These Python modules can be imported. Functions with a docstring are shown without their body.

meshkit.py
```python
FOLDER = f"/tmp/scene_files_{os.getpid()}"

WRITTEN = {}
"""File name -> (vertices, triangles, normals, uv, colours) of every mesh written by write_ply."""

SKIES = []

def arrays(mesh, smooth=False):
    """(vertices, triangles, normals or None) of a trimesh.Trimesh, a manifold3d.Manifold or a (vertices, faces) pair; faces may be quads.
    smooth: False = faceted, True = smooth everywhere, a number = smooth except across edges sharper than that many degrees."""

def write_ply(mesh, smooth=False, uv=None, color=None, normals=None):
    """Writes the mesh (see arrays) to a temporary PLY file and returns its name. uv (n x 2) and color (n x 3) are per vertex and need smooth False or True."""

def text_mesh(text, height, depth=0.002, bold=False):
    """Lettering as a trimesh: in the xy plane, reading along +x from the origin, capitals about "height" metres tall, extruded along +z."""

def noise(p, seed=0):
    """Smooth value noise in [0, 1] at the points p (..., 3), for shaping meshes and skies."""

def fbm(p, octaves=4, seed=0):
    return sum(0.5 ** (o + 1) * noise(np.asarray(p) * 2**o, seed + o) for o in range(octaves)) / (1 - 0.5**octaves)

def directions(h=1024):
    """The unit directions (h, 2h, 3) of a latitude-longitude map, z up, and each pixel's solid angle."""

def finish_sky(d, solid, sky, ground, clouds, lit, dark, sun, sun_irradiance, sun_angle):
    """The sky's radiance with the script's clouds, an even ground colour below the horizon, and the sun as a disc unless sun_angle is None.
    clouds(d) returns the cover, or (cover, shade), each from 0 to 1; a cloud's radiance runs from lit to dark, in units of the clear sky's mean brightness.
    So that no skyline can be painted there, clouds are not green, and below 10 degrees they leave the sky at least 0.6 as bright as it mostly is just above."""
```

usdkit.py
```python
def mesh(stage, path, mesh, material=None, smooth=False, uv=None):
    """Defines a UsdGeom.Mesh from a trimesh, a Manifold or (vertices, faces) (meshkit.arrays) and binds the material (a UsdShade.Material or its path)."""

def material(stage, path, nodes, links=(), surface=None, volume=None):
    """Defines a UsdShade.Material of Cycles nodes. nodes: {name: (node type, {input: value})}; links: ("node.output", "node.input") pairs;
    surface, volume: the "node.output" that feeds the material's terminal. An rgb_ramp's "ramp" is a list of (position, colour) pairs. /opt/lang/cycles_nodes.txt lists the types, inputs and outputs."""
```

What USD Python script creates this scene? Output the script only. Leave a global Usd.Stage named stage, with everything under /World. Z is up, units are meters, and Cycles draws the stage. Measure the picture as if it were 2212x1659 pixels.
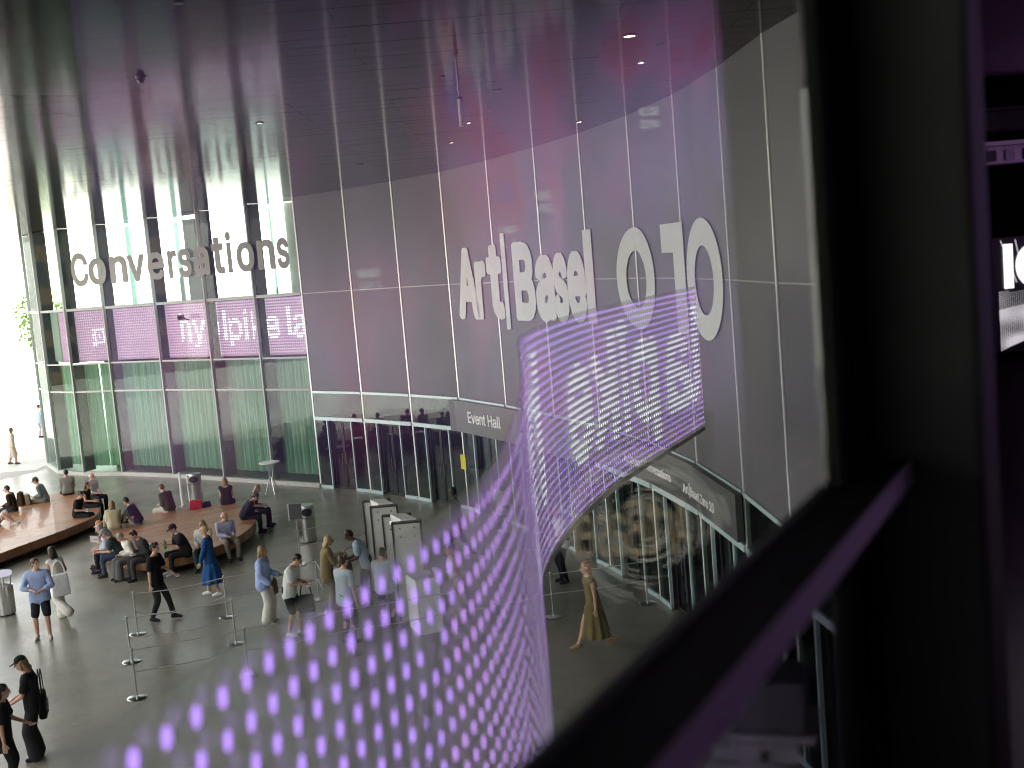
import math, random
import numpy as np, trimesh, manifold3d as m3, shapely, shapely.geometry as sg, shapely.affinity as sa, shapely.ops as so
import meshkit, usdkit
from pxr import Usd, UsdGeom, UsdLux, UsdShade, Gf, Sdf, Vt
rng = random.Random(7); nrng = np.random.default_rng(7)
stage = Usd.Stage.CreateInMemory()
UsdGeom.SetStageUpAxis(stage, UsdGeom.Tokens.z); UsdGeom.SetStageMetersPerUnit(stage, 1.0)
UsdGeom.Xform.Define(stage, '/World'); UsdGeom.Scope.Define(stage, '/World/Looks')

# ---------------------------------------------------------------- camera, sky, sun, exposure
EXPO = 3.3
H = 7.4
PITCH, ROLL = math.radians(5.987), math.radians(4.7975)
F_ = np.array([0, math.cos(PITCH), -math.sin(PITCH)]); d0 = np.array([0, -math.sin(PITCH), -math.cos(PITCH)]); r0 = np.array([1., 0, 0])
cr, sr = math.cos(ROLL), math.sin(ROLL)
RGT = cr * r0 + sr * d0; DWN = -sr * r0 + cr * d0
cam = UsdGeom.Camera.Define(stage, '/World/camera')
mt = Gf.Matrix4d(*RGT, 0, *(-DWN), 0, *(-F_), 0, 0, 0, H, 1)
cam.AddTransformOp().Set(mt)
cam.CreateHorizontalApertureAttr(36.0); cam.CreateVerticalApertureAttr(27.0)
cam.CreateFocalLengthAttr(36.0 * 2601.3 / 2212.0)
cam.CreateClippingRangeAttr(Gf.Vec2f(0.05, 2000))
cam.CreateFStopAttr(2.1); cam.CreateFocusDistanceAttr(28.0)
cam.CreateExposureAttr(EXPO)
SUN_EL = math.radians(58); SUN_AZ = math.atan2(0.5, -0.85)
dome = UsdLux.DomeLight.Define(stage, '/World/sky')
usdkit.material(stage, '/World/Looks/sky', {
    's': ('sky_texture', {'sky_type': 'single_scattering', 'sun_disc': False, 'sun_elevation': SUN_EL, 'sun_rotation': SUN_AZ, 'aerosol_density': 2.0}),
    'tc': ('texture_coordinate', {}), 'mp': ('mapping', {'scale': (1.0, 1.0, 2.5)}),
    'n': ('noise_texture', {'scale': 2.2, 'detail': 6.0, 'roughness': 0.55}),
    'r': ('map_range', {'from_min': 0.36, 'from_max': 0.62, 'to_min': 0.5, 'to_max': 0.95, 'clamp': True}),
    'm': ('mix_color', {'b': (5.7, 5.4, 5.0), 'use_clamp': False}),
    'b': ('background_shader', {'strength': 0.1})},
    [('tc.generated', 'mp.vector'), ('mp.vector', 'n.vector'), ('n.fac', 'r.value'), ('r.result', 'm.fac'), ('s.color', 'm.a'), ('m.result', 'b.color')], surface='b.background')
UsdShade.MaterialBindingAPI.Apply(dome.GetPrim()).Bind(UsdShade.Material.Get(stage, '/World/Looks/sky'))
dome.GetPrim().SetCustomDataByKey('kind', 'structure')
sun = UsdLux.DistantLight.Define(stage, '/World/sun')
sun.CreateNormalizeAttr(True); sun.CreateIntensityAttr(1.0); sun.CreateAngleAttr(0.53); sun.CreateColorAttr(Gf.Vec3f(1, .95, .88))
sx = np.array([math.sin(SUN_AZ) * math.cos(SUN_EL), math.cos(SUN_AZ) * math.cos(SUN_EL), math.sin(SUN_EL)])
zz = sx; xx = np.cross([0, 0, 1], zz); xx /= np.linalg.norm(xx); yy = np.cross(zz, xx)
sun.AddTransformOp().Set(Gf.Matrix4d(*xx, 0, *yy, 0, *zz, 0, 0, 0, 50, 1))
EM = 2.0 ** -EXPO            # display radiance of a lamp or screen -> scene radiance

# ---------------------------------------------------------------- helpers
_n = {}
def path(name, parent=None):
    base = (parent.GetPath().pathString if parent is not None else '/World') + '/' + name
    k = _n.get(base, 0); _n[base] = k + 1
    return base if k == 0 else f'{base}_{k:03d}'
def tag(p, label=None, cat=None, group=None, kind=None):
    for k, v in (('label', label), ('category', cat), ('group', group), ('kind', kind)):
        if v: p.SetCustomDataByKey(k, v)
    return p
def thing(name, label, cat, loc=(0, 0, 0), rz=0.0, group=None, kind=None):
    x = UsdGeom.Xform.Define(stage, path(name))
    x.AddTranslateOp().Set(Gf.Vec3d(*map(float, loc)))
    if rz: x.AddRotateZOp().Set(math.degrees(rz))
    return tag(x.GetPrim(), label, cat, group, kind)
def obj(name, mesh, mat, parent=None, smooth=False, **kw):
    p = usdkit.mesh(stage, path(name, parent), mesh, mat, smooth).GetPrim()
    if kw: tag(p, **kw)
    return p
def copy(root, loc, rz=0.0, label=None, group=None):
    was = root.GetCustomData()
    r = thing(root.GetName().rstrip('0123456789').rstrip('_'), label or was.get('label'), was.get('category'), loc, rz, group or was.get('group'))
    r.GetReferences().AddInternalReference(root.GetPath()); r.SetInstanceable(True)
    return r
_m = {}
def pm(name, col, rough=.5, metal=0., var=.12, scale=6., bump=0., spec=.5, stretch=(1, 1, 1), coat=0., bscale=None, roughvar=0., trans=None):
    if name in _m: return _m[name]
    c = np.array(col, float)
    nodes = {'g': ('geometry', {}), 'mp': ('mapping', {'scale': stretch}),
             'n': ('noise_texture', {'scale': scale, 'detail': 5.0, 'roughness': .6}),
             'r': ('rgb_ramp', {'ramp': [(0.25, tuple(c * (1 - var))), (.75, tuple(np.minimum(c * (1 + var), .95)))]}),
             'p': ('principled_bsdf', {'roughness': rough, 'metallic': metal, 'specular_ior_level': spec, 'coat_weight': coat})}
    links = [('g.position', 'mp.vector'), ('mp.vector', 'n.vector'), ('n.fac', 'r.fac'), ('r.color', 'p.base_color')]
    if bump:
        nodes['n2'] = ('noise_texture', {'scale': bscale or scale * 6, 'detail': 3.0}); nodes['b'] = ('bump', {'strength': bump, 'distance': .01})
        links += [('mp.vector', 'n2.vector'), ('n2.fac', 'b.height'), ('b.normal', 'p.normal')]
    if roughvar:
        nodes['rr'] = ('map_range', {'from_min': .3, 'from_max': .7, 'to_min': rough - roughvar, 'to_max': rough + roughvar, 'clamp': True})
        links += [('n.fac', 'rr.value'), ('rr.result', 'p.roughness')]
    _m[name] = usdkit.material(stage, '/World/Looks/' + name, nodes, links, surface='p.BSDF')
    return _m[name]
def em(name, col, k=1.0):
    if name not in _m:
        _m[name] = usdkit.material(stage, '/World/Looks/' + name, {'e': ('emission', {'color': tuple(col), 'strength': k * EM})}, [], surface='e.emission')
    return _m[name]
def glass(name, tint=(.9, .93, .92), r0=.04, gain=.9, rough=0.0, wob=0.0):
    """thin pane: clear, with the mirror reflection growing towards grazing (Schlick)"""
    if name in _m: return _m[name]
    nodes = {'lw': ('layer_weight', {'blend': .5}), 'pw': ('math', {'math_type': 'power', 'value2': 5.0}),
             'ma': ('math', {'math_type': 'multiply_add', 'value2': gain * (1 - r0), 'value3': r0}),
             't': ('transparent_bsdf', {'color': tint}), 'gl': ('glossy_bsdf', {'color': (.95, .97, .96), 'roughness': rough}), 'mx': ('mix_closure', {})}
    links = [('lw.facing', 'pw.value1'), ('pw.value', 'ma.value1'), ('ma.value', 'mx.fac'), ('t.BSDF', 'mx.closure1'), ('gl.BSDF', 'mx.closure2')]
    if wob:
        nodes.update({'g': ('geometry', {}), 'n': ('noise_texture', {'scale': .9, 'detail': 1.5}), 'b': ('bump', {'strength': wob, 'distance': .02})})
        links += [('g.position', 'n.vector'), ('n.fac', 'b.height'), ('b.normal', 'gl.normal')]
    _m[name] = usdkit.material(stage, '/World/Looks/' + name, nodes, links, surface='mx.closure')
    return _m[name]
def cat(ms):
    ms = [m for m in ms if m is not None]
    return trimesh.util.concatenate(ms) if len(ms) > 1 else ms[0]
def box(x0, x1, y0, y1, z0, z1):
    b = trimesh.creation.box((x1 - x0, y1 - y0, z1 - z0)); b.apply_translation(((x0 + x1) / 2, (y0 + y1) / 2, (z0 + z1) / 2)); return b
def prism(quad, z0, z1):
    """quad: four plan points -> box-like prism"""
    q = np.array(quad, float); a = .5 * np.sum(q[:, 0] * np.roll(q[:, 1], -1) - np.roll(q[:, 0], -1) * q[:, 1])
    if a < 0: q = q[::-1]
    k = len(q)
    v = np.vstack([np.c_[q, np.full(k, z0)], np.c_[q, np.full(k, z1)]])
    f = [[i, (i + 1) % k, k + (i + 1) % k] for i in range(k)] + [[i, k + (i + 1) % k, k + i] for i in range(k)]
    f += [[0, i + 1, i] for i in range(1, k - 1)] + [[k, k + i, k + i + 1] for i in range(1, k - 1)]
    return trimesh.Trimesh(v, f, process=False)
def tube(pts, r, n=8):
    pts = np.asarray(pts, float); out = []
    for a, b in zip(pts[:-1], pts[1:]):
        if np.linalg.norm(b - a) > 1e-6: out.append(trimesh.creation.cylinder(r, segment=[a, b], sections=n))
    return cat(out)
def lathe(prof, n=28):
    return trimesh.creation.revolve(np.array(prof, float), sections=n)
def ext(poly, h, z0=0.0):
    ps = [poly] if poly.geom_type == 'Polygon' else [g for g in poly.geoms if g.geom_type == 'Polygon']
    ms = [trimesh.creation.extrude_polygon(p, h, engine='earcut') for p in ps if p.area > 1e-5]
    if not ms: return None
    m = cat(ms); m.apply_translation((0, 0, z0)); return m
_tp = {}
def textpoly(t, bold=True):
    if (t, bold) not in _tp:
        m = meshkit.text_mesh(t, 1.0, .01, bold)
        top = m.triangles[m.face_normals[:, 2] > .5][:, :, :2]
        _tp[t, bold] = so.unary_union([sg.Polygon(x).buffer(1e-4) for x in top])
    return _tp[t, bold]
def fit(poly, x0, x1, y0, y1):
    a, b, c, d = poly.bounds
    return sa.affine_transform(poly, [(x1 - x0) / (c - a), 0, 0, (y1 - y0) / (d - b), x0 - a * (x1 - x0) / (c - a), y0 - b * (y1 - y0) / (d - b)])

# ---------------------------------------------------------------- facade curve (plan), one vertex per mullion
M = np.array([(-23, 60), (-22.2, 57.5), (-20.6, 52.5), (-19.2, 50), (-17.73, 48.8), (-15.9, 48.0), (-13.4, 46.4), (-11, 44.6), (-8.84, 42.95), (-6.93, 41.5), (-4.99, 39.72), (-3.23, 37.75), (-1.6, 35.64), (-.2, 32.9), (1, 30.04), (1.95, 27.5), (2.75, 24.71), (3.28, 21.86), (3.55, 18.91), (3.65, 16.15), (3.98, 13.3), (3.72, 10.5), (2.85, 7.6), (1.9, 5.2)])
NB = len(M) - 1
def fp(u, off=0.0):
    """point on the facade at mullion coordinate u, off metres out of it (towards the plaza)"""
    i = int(min(max(math.floor(u), 0), NB - 1)); d = M[i + 1] - M[i]; n = np.array([d[1], -d[0]]) / np.linalg.norm(d)
    return M[i] + d * (u - i) + n * off
def fpm(u, off=0.0):   # with mitred normals at the mullions (for continuous layers)
    i = int(min(max(math.floor(u), 0), NB - 1)); t = u - i
    def nv(k):
        a, b = M[max(k - 1, 0)], M[min(k + 1, NB)]; d = b - a; return np.array([d[1], -d[0]]) / np.linalg.norm(d)
    return M[i] + (M[i + 1] - M[i]) * t + (nv(i) * (1 - t) + nv(i + 1) * t) * off
def fbox(u0, u1, o0, o1, z0, z1, f=fp):
    e = 1e-6
    return prism([f(u0, o0), f(u1 - e, o0), f(u1 - e, o1), f(u0, o1)], z0, z1)
S = np.r_[0, np.cumsum(np.linalg.norm(np.diff(M, axis=0), axis=1))]
def s_of(u): i = min(int(u), NB - 1); return S[i] + (S[i + 1] - S[i]) * (u - i)
def u_of(s): i = int(np.clip(np.searchsorted(S, s) - 1, 0, NB - 1)); return i + (s - S[i]) / (S[i + 1] - S[i])
def wrap(mesh, off):
    """mesh in (s, z, depth) -> bent along the facade"""
    v = np.array(mesh.vertices); o = np.empty_like(v)
    for k, (s, z, d) in enumerate(v):
        o[k, :2] = fpm(u_of(s), off + d); o[k, 2] = z
    return trimesh.Trimesh(o, mesh.faces, process=False)

ZC = 10.04
# ---------------------------------------------------------------- ground
def ground_mat():
    return usdkit.material(stage, '/World/Looks/plaza_floor', {
        'g': ('geometry', {}), 'n': ('noise_texture', {'scale': .35, 'detail': 6.0, 'roughness': .6}), 'n2': ('noise_texture', {'scale': 9.0, 'detail': 5.0, 'roughness': .7}),
        'n3': ('noise_texture', {'scale': 60.0, 'detail': 2.0}),
        'r': ('rgb_ramp', {'ramp': [(.3, (.135, .126, .10)), (.5, (.175, .165, .132)), (.7, (.22, .208, .168))]}),
        'r2': ('rgb_ramp', {'ramp': [(.3, (.8, .8, .8)), (.7, (1.15, 1.15, 1.15))]}),
        'm': ('mix_color', {'blend_type': 'multiply', 'fac': 1.0, 'use_clamp': False}),
        'rr': ('map_range', {'from_min': .3, 'from_max': .7, 'to_min': .24, 'to_max': .42, 'clamp': True}),
        'b': ('bump', {'strength': .12, 'distance': .004}), 'p': ('principled_bsdf', {'specular_ior_level': .55})},
        [('g.position', 'n.vector'), ('g.position', 'n2.vector'), ('g.position', 'n3.vector'), ('n.fac', 'r.fac'), ('n2.fac', 'r2.fac'), ('r.color', 'm.a'), ('r2.color', 'm.b'), ('m.result', 'p.base_color'),
         ('n.fac', 'rr.value'), ('rr.result', 'p.roughness'), ('n3.fac', 'b.height'), ('b.normal', 'p.normal')], surface='p.BSDF')
def sheet(pts, z):
    p = sg.Polygon(pts); m = trimesh.creation.extrude_polygon(p, .02, engine='earcut'); m.apply_translation((0, 0, z - .02)); return m
obj('ground', box(-500, 500, -300, 700, -.3, -.012), pm('far_ground', (.32, .31, .29), .8, var=.15, scale=.2), kind='structure')
obj('plaza_floor', sheet([(-34, -30), (40, -30), (40, 56), (-19, 56), (-20.5, 51), (-26, 42), (-34, 30)], 0.0), ground_mat(), kind='structure')
pv = thing('pavement', None, None, kind='structure')
pav = pm('pale_paving', (.42, .41, .39), .6, var=.12, scale=.8, bump=.1)
for i in range(14):
    for j in range(16):
        x = -52 + i * 2.4; y = 42 + j * 2.4
        if sg.Polygon([(-34, -30), (40, -30), (40, 56), (-19, 56), (-20.5, 51), (-26, 42), (-34, 30)]).buffer(.05).intersects(sg.box(x, y, x + 2.38, y + 2.38)): continue
        obj('paving_slab', box(x, x + 2.385, y, y + 2.385, -.02, .0 + .003 * rng.random()), pav, pv)

sw_ = thing('side_building', None, None, kind='structure')
for k in range(10): obj('wall_bay', box(-27, -24, -15 + k * 3.0, -12.03 + k * 3.0, 0, 10.5), pm('side_facade', (.05, .055, .055), .35), sw_)
# ---------------------------------------------------------------- ceiling (canopy soffit of long metal panels)
CE = [(-14, -14), (-14, 20), (-23, 52), (-25.5, 61)] + [tuple(fpm(u, -1.3)) for u in np.arange(0, 9.01, .5)] + [(-5.0, 46), (40, 46), (40, -14)]
soff = usdkit.material(stage, '/World/Looks/soffit_metal', {
    'g': ('geometry', {}), 'oi': ('object_info', {}), 'mp': ('mapping', {'scale': (.35, 5.0, 1.0)}), 'n': ('noise_texture', {'scale': 1.0, 'detail': 5.0, 'roughness': .65}),
    'mp2': ('mapping', {'scale': (.25, 1.1, 1.0)}), 'n2': ('noise_texture', {'scale': .8, 'detail': 2.0}),
    'a': ('math', {'math_type': 'multiply_add', 'value2': .35}), 'b': ('bump', {'strength': .16, 'distance': .012}),
    'r': ('rgb_ramp', {'ramp': [(.0, (.026, .025, .024)), (1., (.04, .039, .037))]}),
    'p': ('principled_bsdf', {'metallic': 1.0, 'roughness': .10, 'specular_tint': (.50, .47, .50)})},
    [('g.position', 'mp.vector'), ('mp.vector', 'n.vector'), ('g.position', 'mp2.vector'), ('mp2.vector', 'n2.vector'), ('n.fac', 'a.value1'), ('n2.fac', 'a.value3'), ('a.value', 'b.height'),
     ('b.normal', 'p.normal'), ('oi.random', 'r.fac'), ('r.color', 'p.base_color')], surface='p.BSDF')
ceil = thing('ceiling', None, None, kind='structure')
obj('canopy_slab', ext(sg.Polygon(CE), .9, ZC + .03), pm('canopy_top', (.3, .3, .3), .7), ceil)
cep = sg.Polygon(CE); rest = []; near = []
PW, PL = .5, 3.1
for j in range(150):
    y = -13 + j * PW
    for i in range(-9, 15):
        x = i * PL + (PL / 2 if j % 2 else 0)
        q = sg.box(x + .004, y + .006, x + PL - .004, y + PW - .006)
        if not cep.contains(q): 
            q = q.intersection(cep)
            if q.is_empty: continue
        b = ext(q, .025, ZC)
        if b is None: continue
        b.apply_transform(trimesh.transformations.rotation_matrix(rng.gauss(0, .0007), (0, 1, 0), (x + PL / 2, y, ZC))); b.apply_translation((0, 0, rng.random() * .002))
        az = math.atan2(x + PL / 2, y + .25)
        near.append((y if (9.5 < y and -.5 < az < .42) else 999 + y, b))
near.sort(key=lambda t: t[0])
for k, (y, b) in enumerate(near):
    if k < 300: obj('ceiling_panel', b, soff, ceil)
    else: rest.append(b)
obj('ceiling_panel_rest', cat(rest), soff, ceil, kind='stuff')

# ---------------------------------------------------------------- opposite building
alu = pm('mullion_alu', (.8, .8, .78), .3, .35, var=.04)
palealu = pm('door_frame_alu', (.5, .63, .64), .35, .3, var=.05)
dark = pm('dark_steel', (.012, .014, .013), .35, var=.2)
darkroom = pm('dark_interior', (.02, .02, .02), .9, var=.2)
panelm = pm('facade_panel', (.112, .105, .12), .42, var=.07, scale=.7, spec=.3, roughvar=.05)
gfac = glass('facade_glass', (.78, .90, .83), .028, .3, wob=.10)
gdoor = glass('door_glass', (.6, .72, .66), .04, .16)
gtop = glass('facade_glass_upper', (.9, .97, .93), .025, .2, wob=.08)
curt = usdkit.material(stage, '/World/Looks/curtain', {'g': ('geometry', {}), 'mp': ('mapping', {'scale': (3, 3, .12)}), 'n': ('noise_texture', {'scale': 2.0, 'detail': 3.0}),
    'r': ('rgb_ramp', {'ramp': [(.3, (.42, .54, .44)), (.7, (.62, .74, .64))]}), 'd': ('diffuse_bsdf', {}), 't': ('translucent_bsdf', {}), 'mx': ('mix_closure', {'fac': .35})},
    [('g.position', 'mp.vector'), ('mp.vector', 'n.vector'), ('n.fac', 'r.fac'), ('r.color', 'd.color'), ('r.color', 't.color'), ('d.BSDF', 'mx.closure1'), ('t.BSDF', 'mx.closure2')], surface='mx.closure')
chrome_d = pm('handle_steel', (.12, .12, .12), .3, .9)
finm = pm('fin_black', (.006, .007, .007), .85, spec=.15)
alud = pm('mullion_grey', (.34, .34, .33), .4, .2, var=.04)
bld = thing('glass_hall_building', 'curved glass hall across the plaza, green curtains left, grey panels and doors right', 'building')
LF = 9      # first opaque bay
for i in range(0, NB + 1):
    u = float(i)
    z0 = 0.0
    p = M[i]; d = M[min(i + 1, NB)] - M[max(i - 1, 0)]; d /= np.linalg.norm(d); n = np.array([d[1], -d[0]])
    def mb(w, a, b, z0, z1): return prism([p + d * w + n * a, p - d * w + n * a, p - d * w + n * b, p + d * w + n * b], z0, z1)
    obj('mullion', mb(.032, -.06, .07 if i < LF else .016, 0, ZC + .015), alud if i < LF else alu, bld)
    if i <= LF:
        obj('fin', mb(.05, -.55, -.08, .16, 4.55), finm, bld); obj('fin', mb(.05, -.55, -.08, 6.72, ZC - .01), finm, bld)
        obj('fin', mb(.05, -.38, -.08, 4.6, 6.7), finm, bld)
for i in range(NB):
    g = .022
    if i < LF:
        obj('kerb_rail', fbox(i, i + 1, -.12, .09, 0.0, .14, fpm), pm('kerb_stone', (.42, .41, .38), .6), bld)
        for z0, z1, mt_ in ((.15, 3.40, gfac), (3.48, 4.53, gfac), (4.6, 6.72, gtop), (6.82, ZC - .02, gtop)):
            obj('glass_pane', fbox(i + g, i + 1 - g, -.008, .008, z0, z1), mt_, bld)
        for z0, z1 in ((3.405, 3.475), (4.535, 4.595), (6.725, 6.815)):
            obj('transom', fbox(i + g, i + 1 - g, -.03, .03, z0, z1), alud, bld)
    else:
        # two opaque panels, open joint between them, storefront below
        obj('facade_panel', fbox(i + .012, i + 1 - .012, -.05, .0, 3.40, 6.745), panelm, bld)
        obj('facade_panel', fbox(i + .012, i + 1 - .012, -.05, .0, 6.775, ZC + .02), panelm, bld)
        obj('joint_strip', fbox(i + .012, i + 1 - .012, -.05, -.012, 6.747, 6.773), alud, bld)
        obj('transom', fbox(i + g, i + 1 - g, -.05, .04, 3.32, 3.395), palealu, bld)
        obj('transom', fbox(i + g, i + 1 - g, -.06, .05, 2.38, 2.5), palealu, bld)
        obj('glass_pane', fbox(i + g, i + 1 - g, -.008, .008, 2.5, 3.32), gdoor, bld)
        # side lights next to the mullions, sliding doors between them
        for a, b in ((.012, .27), (.73, .988)):
            w = .018
            sl = obj('side_light', fbox(i + a, i + b, -.008, .008, .1, 2.38), gdoor, bld)
            obj('frame', cat([fbox(i + (a if a > .5 else b - w), i + (a + w if a > .5 else b), -.03, .035, 0.0, 2.38), fbox(i + a, i + b, -.028, .033, 0.0, .1)]), palealu, sl)
        for a, b in ((.29, .495), (.505, .71)):
            w = .013
            dr = obj('door', fbox(i + a + w, i + b - w, -.126, -.114, .08, 2.3), gdoor, bld)
            obj('frame', cat([fbox(i + a, i + a + w, -.145, -.095, .02, 2.36), fbox(i + b - w, i + b, -.145, -.095, .02, 2.36), fbox(i + a + w, i + b - w, -.145, -.095, .02, .08), fbox(i + a + w, i + b - w, -.145, -.095, 2.3, 2.36)]), dark, dr)
            hx = i + (b - .03 if a < .4 else a + .03)
            obj('handle', fbox(hx - .006, hx + .006, -.085, -.06, .85, 1.25), chrome_d, dr)
# LED screens of the ribbon behind the glass, slab behind them, curtains, dark back walls, rear windows
ledback = usdkit.material(stage, '/World/Looks/led_board', {'p': ('principled_bsdf', {'base_color': (.28, .1, .22), 'roughness': .5, 'emission_color': (.58, .32, .50), 'emission_strength': .7 * EM})}, [], surface='p.BSDF')
words = [('azon', 4.42, 5.0), ('hyo', 6.28, 7.05), ('|', 7.12, 7.2), ('pike', 7.23, 8.3), ('la', 8.45, 8.86)]
tpoly = []
for t, u0, u1 in words:
    asc = t[0] in 'hl|'
    tpoly.append(fit(textpoly(t), s_of(u0), s_of(u1), 5.25 if 'y' not in t and 'p' not in t else 4.98, 6.32 if any(c in t for c in 'hlk|') else 5.98))
tp = so.unary_union(tpoly)
ledp, ledw, ledm = em('led_pink', (1.0, .68, .95), 1.25), em('led_white', (.9, 1.0, 1.0), 2.6), pm('led_housing', (.1, .08, .1), .5)
octa = [(math.cos(k * math.pi / 3), math.sin(k * math.pi / 3)) for k in range(6)]
def dots(cs, r, off, f=fp):
    V, Fc = [], []
    for u, z in cs:
        i = int(u); d = M[i + 1] - M[i]; d = d / np.linalg.norm(d); c = f(u, off); b = len(V)
        nn = np.array([d[1], -d[0]]); V.append((*(c + nn * .012), z))
        V += [(c[0] + d[0] * r * x, c[1] + d[1] * r * x, z + r * y) for x, y in octa]
        Fc += [(b, b + 1 + k, b + 1 + (k + 1) % 6) for k in range(6)]
    return trimesh.Trimesh(np.array(V), np.array(Fc), process=False)
for i in range(3, LF):
    a, b = i + .01, i + .985
    if i == 3: a = 3.35
    scr = obj('led_screen', fbox(a, b, -.45, -.40, 4.64, 6.68), ledback, bld)
    ncol = int((s_of(b) - s_of(a)) / .104); pk, wh = [], []
    for c in range(ncol):
        u = a + (b - a) * (c + .5) / ncol
        for r in range(19):
            z = 4.70 + .104 * (r + .5)
            (wh if tp.contains(sg.Point(s_of(u), z)) else pk).append((u, z))
    obj('led_dots', dots(pk, .031, -.392), ledp, scr, kind='stuff')
    if wh: obj('led_text', dots(wh, .042, -.390), ledw, scr, kind='stuff')
for i in range(0, LF):
    # pleated curtain in two lengths per bay
    for a, b in ((i - .05, i + .43), (i + .44, i + .93)):
        if i < 3: continue
        a = max(a, 3.02)
        nn_ = 44; ph = rng.random() * 6; us = np.linspace(a, b, nn_); V = []
        for k, u in enumerate(us):
            w = .055 * math.sin(k * 1.15 + ph) + .03 * math.sin(k * .37 + ph * 2)
            pnt = fp(u, -.62 + w); pb = fp(u, -.62 + w * 1.4); V += [(pb[0], pb[1], .3), (pnt[0], pnt[1], 4.52)]
        Fq = [(2 * k, 2 * k + 2, 2 * k + 3, 2 * k + 1) for k in range(nn_ - 1)]
        obj('curtain', (np.array(V), np.array(Fq)), curt, bld, smooth=True)
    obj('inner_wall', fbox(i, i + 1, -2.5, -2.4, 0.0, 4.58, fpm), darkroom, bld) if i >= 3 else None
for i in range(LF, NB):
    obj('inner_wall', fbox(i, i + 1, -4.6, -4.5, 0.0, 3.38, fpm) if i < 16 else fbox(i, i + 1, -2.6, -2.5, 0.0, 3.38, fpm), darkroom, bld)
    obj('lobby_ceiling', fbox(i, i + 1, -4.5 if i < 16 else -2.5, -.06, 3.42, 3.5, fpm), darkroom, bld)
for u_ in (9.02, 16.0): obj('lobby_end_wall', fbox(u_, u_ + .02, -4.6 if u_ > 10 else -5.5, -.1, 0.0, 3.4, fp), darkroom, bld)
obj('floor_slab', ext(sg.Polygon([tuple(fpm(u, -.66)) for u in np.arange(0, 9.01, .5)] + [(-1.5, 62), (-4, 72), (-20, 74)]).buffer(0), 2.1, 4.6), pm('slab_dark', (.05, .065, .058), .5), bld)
# rear of the upper hall: slender green columns, one thick dark column, light round wall at the right end
wc = pm('round_wall', (.5, .52, .44), .6, var=.05)
greencol = pm('green_column', (.1, .17, .15), .4)
for u, o, w in ((4.35, -3, .16), (5.15, -4, .16), (5.62, -3.4, .62), (7.12, -5, .13), (7.22, -3, .07)):
    obj('column', prism([fpm(u, o) + np.array(q) * w for q in ((-.5, -.5), (.5, -.5), (.5, .5), (-.5, .5))], 6.72, ZC - .01), dark if w > .3 else greencol, bld)
obj('end_wall', fbox(8.98, 8.995, -9, -1.0, 6.72, ZC - .01, fpm), pm('green_wall', (.12, .2, .16), .5), bld)
cw = lathe([(1.25, 6.72), (1.25, ZC - .02), (1.32, ZC - .02), (1.32, 6.72), (1.25, 6.72)], 40); c_ = fpm(8.25, -2.6); cw.apply_translation((c_[0] + .3, c_[1], 0))
obj('round_wall', cw, wc, bld, smooth=40)
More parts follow.
